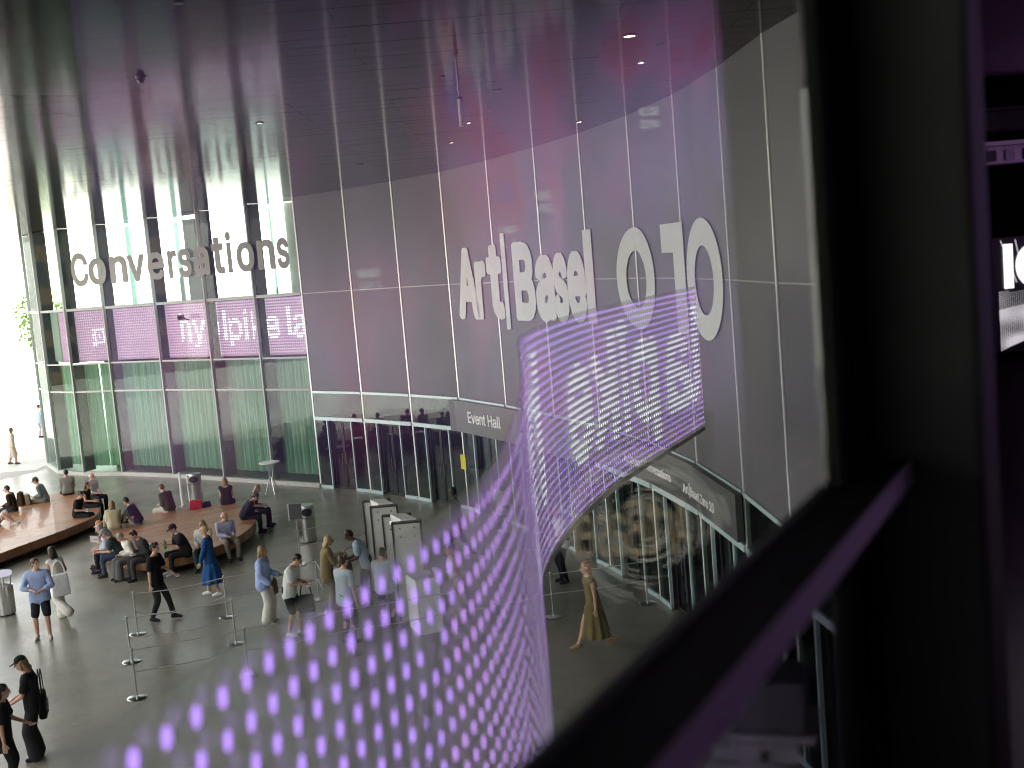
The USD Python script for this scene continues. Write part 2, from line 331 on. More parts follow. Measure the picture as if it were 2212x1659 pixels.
# small dark camera on the facade and yellow notice on the glass
cc = thing('security_camera', 'small black security camera on a bracket in front of the pink screen', 'camera', (*fp(6.62, .3), 6.2))
obj('body', box(-.09, .09, -.2, .12, -.09, .09), dark, cc); obj('bracket', tube([(0, .0, 0), (.2, .28, -.12)], .025), dark, cc); obj('lens', trimesh.creation.cylinder(.05, .06, sections=12, transform=trimesh.transformations.translation_matrix((0, -.2, 0)) @ trimesh.transformations.rotation_matrix(math.pi / 2, (1, 0, 0))), pm('lens_black', (.01, .01, .012), .05), cc)
yn = thing('yellow_notice', 'yellow notice with a black arrow stuck on the door glass', 'notice')
obj('sheet', fbox(11.93, 12.03, .012, .02, 1.22, 1.66), pm('yellow_print', (.75, .62, .04), .5), yn)
ar = sg.Polygon([(-.06, -.02), (.01, -.02), (.01, -.07), (.08, 0), (.01, .07), (.01, .02), (-.06, .02)])
am = ext(sa.translate(ar, s_of(11.98), 1.44), .004); obj('arrow', wrap(am, .021), dark, yn)

# ---------------------------------------------------------------- lettering on the facade
letm = pm('letter_grey', (.24, .23, .215), .6, var=.03)
letw = pm('letter_pale', (.76, .80, .76), .6, var=.03)
CONV = [('C', 4.329, 4.752, 7.67, 9.0), ('o', 4.767, 5.162, 7.67, 8.72), ('n', 5.245, 5.583, 7.69, 8.72), ('v', 5.603, 5.918, 7.69, 8.70), ('e', 5.979, 6.309, 7.67, 8.72), ('r', 6.39, 6.56, 7.69, 8.72), ('s', 6.593, 6.835, 7.67, 8.72), ('a', 6.882, 7.197, 7.67, 8.72), ('t', 7.265, 7.505, 7.67, 9.0), ('i', 7.572, 7.666, 7.69, 9.15), ('o', 7.764, 8.115, 7.67, 8.72), ('n', 8.187, 8.557, 7.69, 8.72), ('s', 8.61, 8.857, 7.67, 8.72)]
cs = thing('conversations_lettering', 'large grey letters reading Conversations across the glass upper storey', 'sign')
for ch, u0, u1, z0, z1 in CONV:
    p = fit(textpoly(ch).buffer(.012), s_of(u0), s_of(u1), z0, z1)
    obj('letter', wrap(ext(p.segmentize(.25), .012), .075), letm, cs)
ZA, ZB = 5.74, 7.78; CAPH = ZB - ZA; XH = ZA + .81 * CAPH
AB = [('A', 12.197, 12.646, ZA, ZB), ('r', 12.594, 12.822, ZA, XH), ('t', 12.844, 13.168, ZA, ZB + .0), ('|', 13.184, 13.275, 5.49, 8.06), ('B', 13.417, 13.838, ZA, ZB), ('a', 13.852, 14.261, ZA, XH), ('s', 14.238, 14.57, ZA, XH + .02), ('e', 14.561, 14.949, ZA, XH + .03), ('l', 14.949, 15.131, ZA, ZB + .1)]
ab = thing('art_fair_lettering', 'pale condensed letters reading Art|Basel on the grey panels', 'sign')
for ch, u0, u1, z0, z1 in AB:
    base = textpoly(ch)
    if ch in 'l|': base = sg.box(0, 0, 1, 1)
    p = fit(base, 0, (s_of(u1) - s_of(u0)) * 1.0, z0, z1).buffer(.085 if ch not in 'l|' else .0, join_style=1)
    p = fit(p, s_of(u0), s_of(u1), z0, z1).buffer(-.02).buffer(.02)
    obj('letter', wrap(ext(p.segmentize(.25), .008), .02), letw, ab)
zt = thing('zero_ten_lettering', 'tall pale numerals reading 0 10 on the grey panels', 'sign')
def ring(u0, u1):
    a, b = s_of(u0), s_of(u1); c = sg.Point(0, 0).buffer(1, 40); w = b - a
    o = sa.translate(sa.scale(c, w / 2, CAPH / 2 + .02), (a + b) / 2, (ZA + ZB) / 2); i_ = sa.translate(sa.scale(c, w / 2 * .53, CAPH / 2 * .58), (a + b) / 2, (ZA + ZB) / 2 - .02)
    return o.difference(i_)
one = so.unary_union([sg.box(s_of(16.83), ZA, s_of(17.05), ZB), sg.box(s_of(16.60), ZB - .54, s_of(17.05), ZB)])
for p in (ring(15.619, 16.408), one, ring(17.095, 17.877)):
    obj('numeral', wrap(ext(p.segmentize(.2), .008), .02), letw, zt)
signm = pm('sign_board', (.11, .115, .11), .45, var=.05)
signd = pm('sign_board_dark', (.045, .047, .047), .45, var=.08)
white = pm('sign_white', (.8, .8, .78), .5)
def board(name, label, u0, u1, z0, z1, mat, texts):
    t = thing(name, label, 'sign'); k = np.unique(np.r_[np.linspace(u0, u1, 9), [q for q in range(30) if u0 < q < u1]]); nk = len(k)
    V = []; Fq = []
    for u in k:
        for o, z in ((.06, z0), (.17, z0), (.17, z1), (.06, z1)):
            q = fpm(u, o); V.append((q[0], q[1], z))
    for j in range(nk - 1):
        for e in range(4):
            a, b = j * 4 + e, j * 4 + (e + 1) % 4; Fq.append((a, b, b + 4, a + 4))
    L_ = nk * 4; Fq += [(3, 2, 1, 0), (L_ - 4, L_ - 3, L_ - 2, L_ - 1)]
    obj('board', (np.array(V), np.array(Fq)), mat, t)
    for s_, ua, ub, za, zb in texts:
        obj('lettering', wrap(ext(fit(textpoly(s_), s_of(ua), s_of(ub), za, zb).segmentize(.3), .012), .172), white, t)
board('event_hall_sign', 'long grey sign board reading Event Hall above the doors', 11.88, 14.85, 2.40, 3.33, signm, [('Event Hall', 12.28, 12.97, 2.72, 3.06)])
board('entrance_sign', 'dark sign board naming the talks and exhibition above the far right doors', 14.87, 18.02, 2.58, 3.36, signd, [('Art|Basel Conversations', 15.62, 16.62, 2.78, 3.06), ('Art|Basel Zero 10', 16.86, 17.56, 2.72, 3.0)])

# ---------------------------------------------------------------- benches
woodm = [pm(f'wood_{k}', c, .42, var=.25, scale=3.0, stretch=(.6, 2.5, 4), bump=.15, roughvar=.08, coat=.15) for k, c in enumerate([(.27, .130, .062), (.30, .145, .072), (.23, .108, .052), (.33, .16, .082)])]
woodf = [pm(f'wood_edge_{k}', c, .4, var=.25, scale=6.0, stretch=(3, 3, .6), coat=.15) for k, c in enumerate([(.36, .17, .06), (.30, .14, .055), (.26, .11, .05)])]
woodd = [pm(f'wood_edge_dark_{k}', c, .4, var=.25, scale=6.0, stretch=(3, 3, .6), coat=.15) for k, c in enumerate([(.2, .075, .035), (.17, .065, .03), (.22, .09, .04)])]
def smoothloop(pts, k=8):
    p = np.array(pts, float); n = len(p); out = []
    for i in range(n):
        p0, p1, p2, p3 = p[i - 1], p[i], p[(i + 1) % n], p[(i + 2) % n]
        for t in np.arange(k) / k:
            out.append(.5 * ((2 * p1) + (-p0 + p2) * t + (2 * p0 - 5 * p1 + 4 * p2 - p3) * t * t + (-p0 + 3 * p1 - 3 * p2 + p3) * t ** 3))
    return sg.Polygon(out).buffer(0)
def bench(name, label, pts, ang, edge, light):
    t = thing(name, label, 'bench'); P = smoothloop(pts)
    d = np.array([math.cos(ang), math.sin(ang)]); c = np.array(P.centroid.coords[0])
    Rm = sa.rotate(P, -math.degrees(ang), origin=tuple(c)); x0, y0, x1, y1 = Rm.bounds; w = .15
    k = 0; y = y0
    inner = Rm.buffer(-.05)
    while y < y1:
        row = inner.intersection(sg.box(x0 - 1, y + .004, x1 + 1, y + w - .004))
        cuts = [x0 - 1, x0 + (x1 - x0) * rng.uniform(.25, .75), x1 + 1]
        for a, b in zip(cuts[:-1], cuts[1:]):
            g = row.intersection(sg.box(a + .002, -1e4, b - .002, 1e4))
            if g.is_empty or g.area < .003: continue
            m = ext(sa.rotate(g, math.degrees(ang), origin=tuple(c)), .04, .41 + rng.random() * .003)
            if m is not None: obj('plank', m, woodm[rng.randrange(4)], t)
        y += w
    ring_ = P.exterior; L = ring_.length; n = int(L / .14)
    for j in range(n):
        a, b = np.array(ring_.interpolate(L * j / n).coords[0]), np.array(ring_.interpolate(L * (j + .97) / n).coords[0]); dd = (b - a) / np.linalg.norm(b - a); nn = np.array([-dd[1], dd[0]])
        mid = (a + b) / 2
        if not P.contains(sg.Point(mid + nn * .03)): nn = -nn
        obj('edge_board', prism([a, b, b + nn * .05, a + nn * .05], .2, .447 + rng.random() * .004), (edge if rng.random() > .1 else woodd)[rng.randrange(3)], t)
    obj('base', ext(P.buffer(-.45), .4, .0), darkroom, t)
    return t
RB = [(-11.1, 31.9), (-11.9, 33.3), (-12.15, 35.0), (-11.6, 36.5), (-10.6, 37.4), (-9.85, 37.8), (-9.08, 37.5), (-8.2, 35.9), (-7.78, 34.5), (-7.7, 33.4), (-7.9, 32.1), (-8.27, 31.24), (-8.75, 30.72), (-9.3, 30.45), (-9.85, 30.4), (-10.4, 30.75)]
bench('wooden_bench', 'leaf shaped reddish wooden platform bench nearer the stanchions', RB, math.radians(43), woodf, 1)
LBN = [(-13.35, 37.3), (-13.6, 35.7), (-13.9, 34.7), (-14.3, 33.5), (-14.75, 32.3), (-16.0, 30.6), (-18.2, 30.5), (-19.6, 33.0), (-19.4, 37.0), (-18.2, 39.6), (-17.1, 41.2), (-16.3, 42.3), (-15.6, 42.2), (-14.7, 41.0), (-13.9, 39.3)]
bench('wooden_bench', 'pale lit wooden platform bench at the left edge of the plaza', LBN, math.radians(40), woodd, 0)

# ---------------------------------------------------------------- bins, table, stanchions, gates, kiosk
steel = pm('brushed_steel', (.62, .62, .6), .24, 1.0, var=.08, scale=4, stretch=(1, 1, .05))
chrome = pm('post_steel', (.5, .5, .49), .25, .9, var=.05)
beltm = pm('barrier_belt', (.42, .41, .38), .6, var=.05)
bagw = pm('bin_liner', (.7, .7, .72), .4)
def bin_(label, loc, rz, white_rim=False):
    t = thing('litter_bin', label, 'bin', loc, rz)
    obj('body', lathe([(0, .03), (.235, .03), (.245, .06), (.245, .70), (.235, .705)] + ([(.22, .70), (.22, .5), (0, .5)] if white_rim else [(0, .705)])), steel, t, smooth=35)
    obj('base', lathe([(0, 0), (.215, 0), (.215, .03), (0, .03)]), dark, t)
    if white_rim:
        obj('posts', cat([tube([(.2 * math.cos(a), .2 * math.sin(a), .68), (.2 * math.cos(a), .2 * math.sin(a), .98)], .02) for a in (.6, 2.2, 3.8, 5.3)]), steel, t)
        obj('rim', lathe([(.16, .95), (.25, .95), (.255, .97), (.255, 1.02), (.24, 1.035), (.16, 1.035), (.15, 1.0), (.16, .95)]), em('rim_light', (.85, .8, 1.0), .9), t, smooth=35)
    else:
        sh = lathe([(.245, .72), (.245, 1.03), (.235, 1.05), (.0, 1.05), (.0, 1.035), (.23, 1.03), (.235, .72), (.245, .72)])
        try:
            mm = m3.Manifold(m3.Mesh(np.array(sh.vertices, np.float32), np.array(sh.faces, np.uint32)))
            cut = m3.Manifold.cylinder(.5, .13, .13, 24).rotate((90, 0, 0)).scale((1.15, 1, .9)).translate((0, -.05, .87))
            r = (mm - cut).to_mesh(); sh = trimesh.Trimesh(r.vert_properties[:, :3], r.tri_verts) if len(r.tri_verts) > 50 else sh
        except Exception: pass
        obj('hood', sh, steel, t, smooth=30); obj('inside', lathe([(0, .706), (.2, .706), (.2, 1.02), (0, 1.02)]), dark, t)
    return t
bin_('steel litter bin with a glowing white ring rim at the left edge', (-12.43, 27.95, 0), 0, True)
bin_('steel litter bin with a round mouth between bench and stanchions', (-6.03, 33.05, 0), .35)
bin_('steel litter bin with open hood behind the far bench edge, beside a white post', (-11.0, 40.3, 0), .2)
wp = thing('white_post', 'slim white post standing beside the bin behind the bench', 'post', (-11.42, 40.1, 0))
obj('pole', tube([(0, 0, .02), (0, 0, 1.15)], .045, 10), pm('white_paint', (.75, .75, .74), .4), wp); obj('foot', lathe([(0, 0), (.12, 0), (.12, .02), (0, .02)]), steel, wp)
tb = thing('high_table', 'white round high table on splayed legs before the green curtains', 'table', (-8.55, 41.0, 0))
obj('tabletop', lathe([(0, 1.08), (.33, 1.08), (.35, 1.09), (.35, 1.11), (.33, 1.12), (0, 1.12)]), pm('white_paint', (.75, .75, .74), .4), tb, smooth=30)
for k in range(4):
    a = k * math.pi / 2 + .5; obj('leg', tube([(.06 * math.cos(a), .06 * math.sin(a), 1.08), (.04 * math.cos(a), .04 * math.sin(a), .6), (.24 * math.cos(a), .24 * math.sin(a), 0)], .014, 6), chrome, tb)
POST = [(-8.51, 25.39, 'steel barrier post at the left end of the back lane, behind the walking man'), (-8.06, 23.48, 'steel barrier post at the left end of the middle lane'), (-7.29, 21.31, 'nearest left steel barrier post on a round chrome base'),
        (-6.73, 26.13, 'steel barrier post beside the woman in the blue dress'), (-6.10, 24.13, 'steel barrier post at the right end of the middle lane'), (-5.40, 22.03, 'steel barrier post standing among the purple lights, second of the front lane'),
        (-4.80, 26.91, 'steel barrier post with a small frame, behind the bowed man in white'), (-4.47, 25.74, 'steel barrier post with a small frame, nearer of the framed pair'), (-3.50, 22.79, 'steel barrier post before the staff man in the pale polo'),
        (-1.52, 23.42, 'steel barrier post right of the white plinth'), (-.78, 28.58, 'steel barrier post beyond the woman in the patterned dress'), (-1.19, 29.72, 'farther steel barrier post near the man in the dark suit'), (.45, 24.11, 'steel barrier post at the curved screen edge'), (2.44, 24.49, 'steel barrier post before the far right glass doors')]
posts = []; base0 = None
for x, y, lab in POST:
    t = thing('barrier_post', lab, 'barrier post', (x, y, 0), 0, 'queue barrier posts')
    obj('base', lathe([(0, 0), (.18, 0), (.185, .01), (.17, .022), (.05, .035), (0, .035)], 24), steel, t, smooth=40)
    obj('pole', tube([(0, 0, .03), (0, 0, .92)], .017, 10), chrome, t, smooth=40)
    obj('cap', lathe([(0, .915), (.024, .915), (.027, .925), (.024, .945), (0, .95)], 12), steel, t, smooth=40)
    obj('clamp', lathe([(.016, .475), (.024, .475), (.024, .515), (.016, .515), (.016, .475)], 12), steel, t)
    posts.append((x, y))
def rope(a, b, lab, sag=.0, h=(.9, .495)):
    t = thing('barrier_rope', lab, 'barrier rope', group='queue barrier ropes')
    for z in h:
        k = np.linspace(0, 1, 9); p = np.array([(a[0] + (b[0] - a[0]) * s, a[1] + (b[1] - a[1]) * s, z - sag * 4 * s * (1 - s) * (1 if z < .6 else .3)) for s in k])
        obj('cord', tube(p, .011, 6), beltm, t)
X_ = (-1.9, 27.6); FAR = (.9, 33.0)
for a, b, s, lab in [(0, 3, .18, 'pair of slack cords along the back lane past the walking man'), (1, 4, .05, 'pair of cords along the middle lane'), (2, 5, .02, 'pair of cords along the front lane, left stretch'), (5, 8, .03, 'pair of cords along the front lane in front of the bowed man'),
                     (3, 6, .03, 'pair of cords behind the woman in the pale blue blouse'), (8, 9, .03, 'pair of cords passing the white plinth'), (9, 12, .03, 'pair of cords running from the plinth to the curved screen edge'), (12, 13, .02, 'pair of cords before the far right doors'), (11, 10, .03, 'pair of cords near the suited man')]:
    rope(posts[a], posts[b], lab, s)
rope(posts[6], (-3.4, 29.6), 'pair of cords running from the framed posts towards the gates', .03)
rope(posts[7], posts[6], 'short cords joining the two framed posts', .0)
rope((-5.9, 30.4), (-3.5, 31.6), 'pair of cords behind the beige suit, towards the gates', .02)
rope(posts[10], (.9, 27.6), 'pair of cords behind the pale shirt man', .02)
sp = thing('sign_stand', 'slim sign stand with a small dark plate behind the bowed man', 'sign stand', (-5.81, 30.42, 0))
obj('base', lathe([(0, 0), (.16, 0), (.16, .02), (0, .025)]), steel, sp); obj('pole', tube([(0, 0, .02), (0, 0, 1.2)], .014), chrome, sp); obj('plate', box(-.16, .16, -.02, .0, 1.2, 1.6), pm('plate_dark', (.05, .05, .05), .4), sp); obj('plate_edge', box(-.185, -.165, -.02, .0, 1.18, 1.62), chrome, sp)
# walk-through detector gates
gatem = pm('gate_panel', (.62, .62, .58), .45, var=.04); gated = pm('gate_edge', (.035, .037, .035), .4); gatew = pm('gate_header', (.72, .72, .68), .4)
G0, G1 = np.array([-3.32, 27.1]), np.array([-2.30, 24.15])
gp = [G0 + (G1 - G0) * f for f in (0, .245, .61, .885)]
for k, lab in ((0, 'grey walk-through detector gate, the farther one'), (2, 'grey walk-through detector gate, the nearer one beside the white plinth')):
    t = thing('detector_gate', lab, 'security gate')
    for q in (gp[k], gp[k + 1]):
        w = .31; e = .035
        obj('side_panel', box(q[0] - w + .035, q[0] + w - .035, q[1] - .05, q[1] + .05, .06, 2.13), gatem, t)
        obj('edge_frame', cat([box(q[0] - w, q[0] - w + .034, q[1] - .075, q[1] + .075, 0, 2.17), box(q[0] + w - .034, q[0] + w, q[1] - .075, q[1] + .075, 0, 2.17), box(q[0] - w + .035, q[0] + w - .035, q[1] - .075, q[1] + .075, 2.135, 2.17), box(q[0] - w + .035, q[0] + w - .035, q[1] - .075, q[1] + .075, 0, .055)]), gated, t)
        for bx in (-.14, .16):
            for bz in (2.04, 1.86): obj('bolt', box(q[0] + bx - .014, q[0] + bx + .014, q[1] - .058, q[1] - .05, bz - .014, bz + .014), gated, t)
    a, b = gp[k], gp[k + 1]
    obj('header', prism([(a[0] - .12, a[1] - .08), (a[0] + .2, a[1] - .08), (b[0] + .2, b[1] + .08), (b[0] - .12, b[1] + .08)], 1.98, 2.2), gatew, t)
    obj('header_light', prism([(a[0] - .123, a[1] - .3), (a[0] - .121, a[1] - .3), (b[0] - .121, b[1] + .3), (b[0] - .123, b[1] + .3)], 2.02, 2.1), em('gate_lamp', (1, 1, .95), .9), t)
kq = np.array([(-2.26, 23.62), (-1.80, 23.80), (-2.06, 24.46), (-2.52, 24.28)])
kx = thing('white_plinth', 'white square plinth with papers lying on top, before the gates', 'plinth')
whm = pm('plinth_white', (.9, .9, .88), .45, var=.04)
obj('body', prism(kq, .0, 1.06), whm, kx)
c_ = kq.mean(0); rim = [(kq[i], kq[(i + 1) % 4]) for i in range(4)]
for a, b in rim:
    ia, ib = c_ + (a - c_) * .9, c_ + (b - c_) * .9
    obj('rim', prism([a, b, ib, ia], 1.062, 1.12), whm, kx)
pp = thing('paper_stack', 'crumpled papers and leaflets lying on the white plinth', 'papers')
for k in range(7):
    x, y = c_ + nrng.normal(0, .08, 2); g = trimesh.creation.box((.2, .28, .006), transform=trimesh.transformations.rotation_matrix(rng.random() * 3, (rng.gauss(0, .12), rng.gauss(0, .12), 1))); g.apply_translation((x, y, 1.085 + .02 * k)); obj('sheet', g, pm('paper', (.72, .7, .68), .7), pp)
# ceiling lamps, hanging probe, small fittings
lampm = em('downlight', (1.0, .86, .55), 9.0)
for x, y, r in [(1.84, 15.51, .075), (2.25, 17.81, .05), (1.82, 25.1, .06), (-.41, 23.6, .05), (-.89, 27.2, .05), (-3.93, 21.0, .05)]:
    t = thing('ceiling_downlight', f'small warm downlight glowing in the dark soffit, {"largest of them at the upper right" if y < 16 else "second one near the upper right" if y < 18 else "just above the panel edge right of centre" if x > 1 else "left one of the pair above the panels" if y > 27 else "right one of the pair above the panels" if x > -1 else "the one in the pink reflection at left"}', 'lamp', (x, y, ZC), group='soffit downlights')
    obj('rim', lathe([(r, -.012), (r * 1.35, -.012), (r * 1.35, .0), (r, .0), (r, -.012)], 16), dark, t); obj('lens', lathe([(0, -.008), (r * .98, -.006)], 16), lampm, t)
for x, y, r in [(-2.83, 11.68, .05), (2.34, 16.41, .06), (.16, 19.45, .09), (-.63, 17.55, .045), (-3.38, 30.8, .12)]:
    t = thing('ceiling_speaker', f'small dark round fitting in the soffit, {"at the very top left of centre" if y < 12 else "right of the brightest downlight" if x > 2 else "below the hanging probe" if y > 19 and y < 20 else "left of the hanging probe" if y < 18 else "at the far left corner of the panels"}', 'ceiling fitting', (x, y, ZC), group='dark soffit fittings')
    obj('grille', lathe([(0, -.014), (r, -.012), (r, 0), (0, 0)], 16), dark, t)
hp = thing('hanging_sensor', 'slim pale tube hanging down from the soffit', 'sensor', (-.41, 17.6, ZC))
obj('rod', tube([(0, 0, 0), (0, 0, -.32)], .012), chrome, hp); obj('tube', tube([(0, 0, -.32), (0, 0, -.72)], .03, 12), pm('tube_pale', (.62, .6, .5), .4), hp); obj('collar', tube([(0, 0, -.30), (0, 0, -.335)], .042, 12), dark, hp)
sc = thing('ceiling_camera', 'small black dome camera under the soffit at the upper left', 'camera', (-4.33, 15.5, ZC))
obj('housing', lathe([(0, -.02), (.06, -.02), (.07, 0), (0, 0)], 16), dark, sc); obj('dome', lathe([(0, -.09), (.03, -.08), (.05, -.05), (.055, -.02), (0, -.02)], 16), pm('lens_black', (.01, .01, .012), .05), sc)

# ---------------------------------------------------------------- people
SPH = m3.Manifold.sphere(1.0, 12)
def sph(p, r):
    r = (r, r, r) if np.ndim(r) == 0 else r
    return SPH.scale(tuple(map(float, r))).translate(tuple(map(float, p)))
def hull(*sp): return m3.Manifold.batch_hull([sph(p, r) for p, r in sp])
def chain(*sp): return [hull(a, b) for a, b in zip(sp[:-1], sp[1:])]
def fin(parts, edge=.05, it=6, wr=0.0, seed=0):
    m = m3.Manifold.batch_boolean(parts, m3.OpType.Add).refine_to_length(edge).to_mesh()
    t = trimesh.Trimesh(m.vert_properties[:, :3], m.tri_verts, process=True); t.merge_vertices()
    if it: trimesh.smoothing.filter_taubin(t, iterations=it)
    if wr:
        v = np.array(t.vertices); nrm = t.vertex_normals
        d = meshkit.fbm(v * np.array([9, 9, 4.]) + seed * 7.3, 3, seed) - .5
        t.vertices = v + nrm * (d * wr)[:, None]
    return t
def ik(a, t, l1, l2, pole):
    a, t, pole = map(lambda q: np.array(q, float), (a, t, pole)); d = t - a; L = np.linalg.norm(d); L2 = min(L, (l1 + l2) * .998); d /= L
    x = (l1 * l1 - l2 * l2 + L2 * L2) / (2 * L2); h = math.sqrt(max(l1 * l1 - x * x, 0)); q = pole - d * (pole @ d); q /= np.linalg.norm(q) + 1e-9
    return a + d * x + q * h, a + d * L2
skinm = {k: pm('skin_' + k, c, .5, var=.06, scale=12) for k, c in dict(light=(.52, .30, .21), tan=(.40, .21, .13), dark=(.10, .05, .032)).items()}
hairm = {k: pm('hair_' + k, c, .5, var=.3, scale=30, stretch=(1, 1, .2)) for k, c in dict(black=(.012, .010, .009), brown=(.06, .035, .02), blond=(.42, .29, .14), dblond=(.24, .15, .07), grey=(.28, .27, .26), white=(.55, .53, .5), auburn=(.30, .12, .035)).items()}
def cl(c): return pm('cloth_%02x%02x%02x' % tuple(int(min(v, 1) * 255) for v in c), c, .85, var=.1, scale=14, bump=.25, bscale=90, spec=.2)
eyem = pm('eye_dark', (.02, .015, .012), .2)
BLK = (.014, .014, .015)
_seed = [0]
def person(label, x, y, face, h=1.74, seat=None, lean=4, side=0, head=(0, 0), rh=None, lh=None, rf=None, lf=None, top=('t', (.5, .5, .5)), bot=('trousers', (.03, .03, .03)),
           shoe=(.03, .03, .03), hair=('short', 'brown'), skin='light', female=False, cap=None, z0=0.0, group=None, belt=None, kneepole=None, name='person', elb=None, hx=1.0, roll=0):
    _seed[0] += 1; sd = _seed[0]; s = h / 1.75
    P = thing(name, label, 'person', (x, y, z0), math.radians(face - 90), group)
    def V(*q): return np.array(q, float)
    pz = (seat / s + .09) if seat is not None else .95
    pel = V(0, 0, pz); L = math.radians(lean); T = math.radians(side)
    def up(f): return V(math.sin(T), math.sin(L * f), math.cos(L * f) * math.cos(T))
    mid = pel + up(.7) * .25; nk = mid + up(1.15) * .27
    fw = V(0, math.cos(L), -math.sin(L)); rt = V(1, 0, 0)
    rl = math.radians(roll); rt = V(math.cos(rl), math.sin(rl), 0); fw = np.cross(up(1), rt)
    sw = .17 if female else .19; hw = .095
    sh = {1: nk + rt * sw - up(1) * .06, -1: nk - rt * sw - up(1) * .06}
    hd, hy = math.radians(head[0]), math.radians(head[1])
    hu = V(0, math.sin(L * .6 + hd * .9), math.cos(L * .6 + hd * .9)); hc = nk + hu * .16 + fw * .025
    # head axes
    a = -(L * .4 + hd); Rx = trimesh.transformations.rotation_matrix(a, (1, 0, 0)); Rz = trimesh.transformations.rotation_matrix(hy, (0, 0, 1)); HR = (Rz @ Rx)[:3, :3]
    def hp_(*q): return hc + HR @ V(*q)
    dz = dict(stand=(V(.25, .04, .80), V(-.25, .04, .80)), sit=(V(.10, .30, pz + .13), V(-.10, .30, pz + .13)))['stand' if seat is None else 'sit']
    wr_ = {1: V(*rh) if rh else dz[0], -1: V(*lh) if lh else dz[1]}
    dfe = (V(.11, .02, .075), V(-.11, .02, .075)) if seat is None else (V(.12, .45, .075), V(-.12, .45, .075))
    ft = {1: V(*rf) if rf else dfe[0], -1: V(*lf) if lf else dfe[1]}
    kn, an, el, wrp = {}, {}, {}, {}
    for q in (1, -1):
        hip = pel + V(q * hw, 0, -.02)
        kp = kneepole or ((q * .08, 1, .1) if seat is None else (q * .15, .6, 1))
        kn[q], an[q] = ik(hip, ft[q], .45, .43, kp)
        el[q], wrp[q] = ik(sh[q], wr_[q], .29, .26, (elb[0] * q, elb[1], elb[2]) if elb else (q * .32, -.8, -.55))
    # --- body
    B = []
    B += [hull((pel + V(.07, -.01, 0), .105), (pel + V(-.07, -.01, 0), .105), (mid + rt * .045, .095), (mid - rt * .045, .095))]
    B += [hull((mid + rt * .045, .095), (mid - rt * .045, .095), (nk + rt * .09 - up(1) * .13, .10), (nk - rt * .09 - up(1) * .13, .10))]
    B += [hull((nk + rt * .09 - up(1) * .13, .10), (nk - rt * .09 - up(1) * .13, .10), (sh[1], .055), (sh[-1], .055), (nk, .055))]
    B += chain((nk - up(1) * .03, .056), (hc - hu * .06, .05))
    skull = m3.Manifold.batch_hull([sph((0, -.012, .03), (.074, .092, .085)), sph((0, .03, -.055), (.05, .05, .045)), sph((0, .062, -.082), (.026, .022, .022))])
    nose = hull(((0, .082, .02), .012), ((0, .108, -.018), .014)); ears = [hull(((q * .076, -.005, .02), .014), ((q * .078, -.012, -.02), .012)) for q in (1, -1)]
    lips = hull(((-.02, .084, -.05), .011), ((.02, .084, -.05), .011))
    M4 = np.eye(4); M4[:3, :3] = HR; M4[:3, 3] = hc
    def HM(m): return m.transform(M4[:3, :4])
    B += [HM(skull), HM(nose), HM(lips)] + [HM(e) for e in ears]
    for q in (1, -1):
        hip = pel + V(q * hw, 0, -.02)
        B += chain((hip, .092), (kn[q], .058)) + chain((kn[q], .056), (kn[q] * .62 + an[q] * .38 + V(0, -.02, 0), .056), (an[q], .037))
        toe = an[q] + V(q * .03, .15, 0) ; toe[2] = max(an[q][2] - .045, .0)
        B += [hull((an[q] + V(0, -.035, -.035), .034), (an[q] + V(q * .02, .09, -.042), .034), (an[q], .036)), hull((an[q] + V(q * .02, .09, -.042), .034), (an[q] + V(q * .025, .14, -.047), .026))]
        B += chain((sh[q], .052), (el[q], .039)) + chain((el[q], .038), (wrp[q], .026))
    body = fin(B, .045, 5)
    # hands
    Hs = []
    for q in (1, -1):
        d = wrp[q] - el[q]; d /= np.linalg.norm(d); sidev = np.cross(d, V(0, 0, 1)); sidev = sidev / (np.linalg.norm(sidev) + 1e-9)
        if seat is None and d[2] < -.8: sidev = V(0, 1, 0)
        nv = np.cross(sidev, d); w = wrp[q]; pc = w + d * .05
        hs = [hull((w, .022), (pc + sidev * .024 + d * .03, .014), (pc - sidev * .026 + d * .03, .014), (pc + sidev * .02, .017), (pc - sidev * .02, .017))]
        for k, (o, ln) in enumerate(((.028, .062), (.010, .072), (-.010, .068), (-.028, .052))):
            r_ = pc + sidev * o + d * .035; m_ = r_ + d * ln * .5 + nv * .008 * -q; e_ = m_ + (d * .7 - nv * .7 * q) * ln * .5
            hs += chain((r_, .0095), (m_, .009), (e_, .0075))
        hs += chain((pc + sidev * .024 - d * .015, .012), (pc + sidev * .052 + d * .015, .0105), (pc + sidev * .055 + d * .045, .009))
        Hs.append(m3.Manifold.batch_boolean(hs, m3.OpType.Add).to_mesh())
    hm = [trimesh.Trimesh(m.vert_properties[:, :3], m.tri_verts) for m in Hs]
    body = cat([body] + hm)
    def put(nm, mesh, mat, sm=60):
        mesh = mesh.copy(); mesh.vertices = np.array(mesh.vertices) * s; obj(nm, mesh, mat, P, smooth=sm)
    put('body', body, skinm[skin])
    for q in (1, -1): put('eye', trimesh.creation.icosphere(1, .0105).apply_transform(M4 @ trimesh.transformations.translation_matrix((q * .031, .083, .018))), eyem)
    # --- top
    kind, col = top[0], top[1]
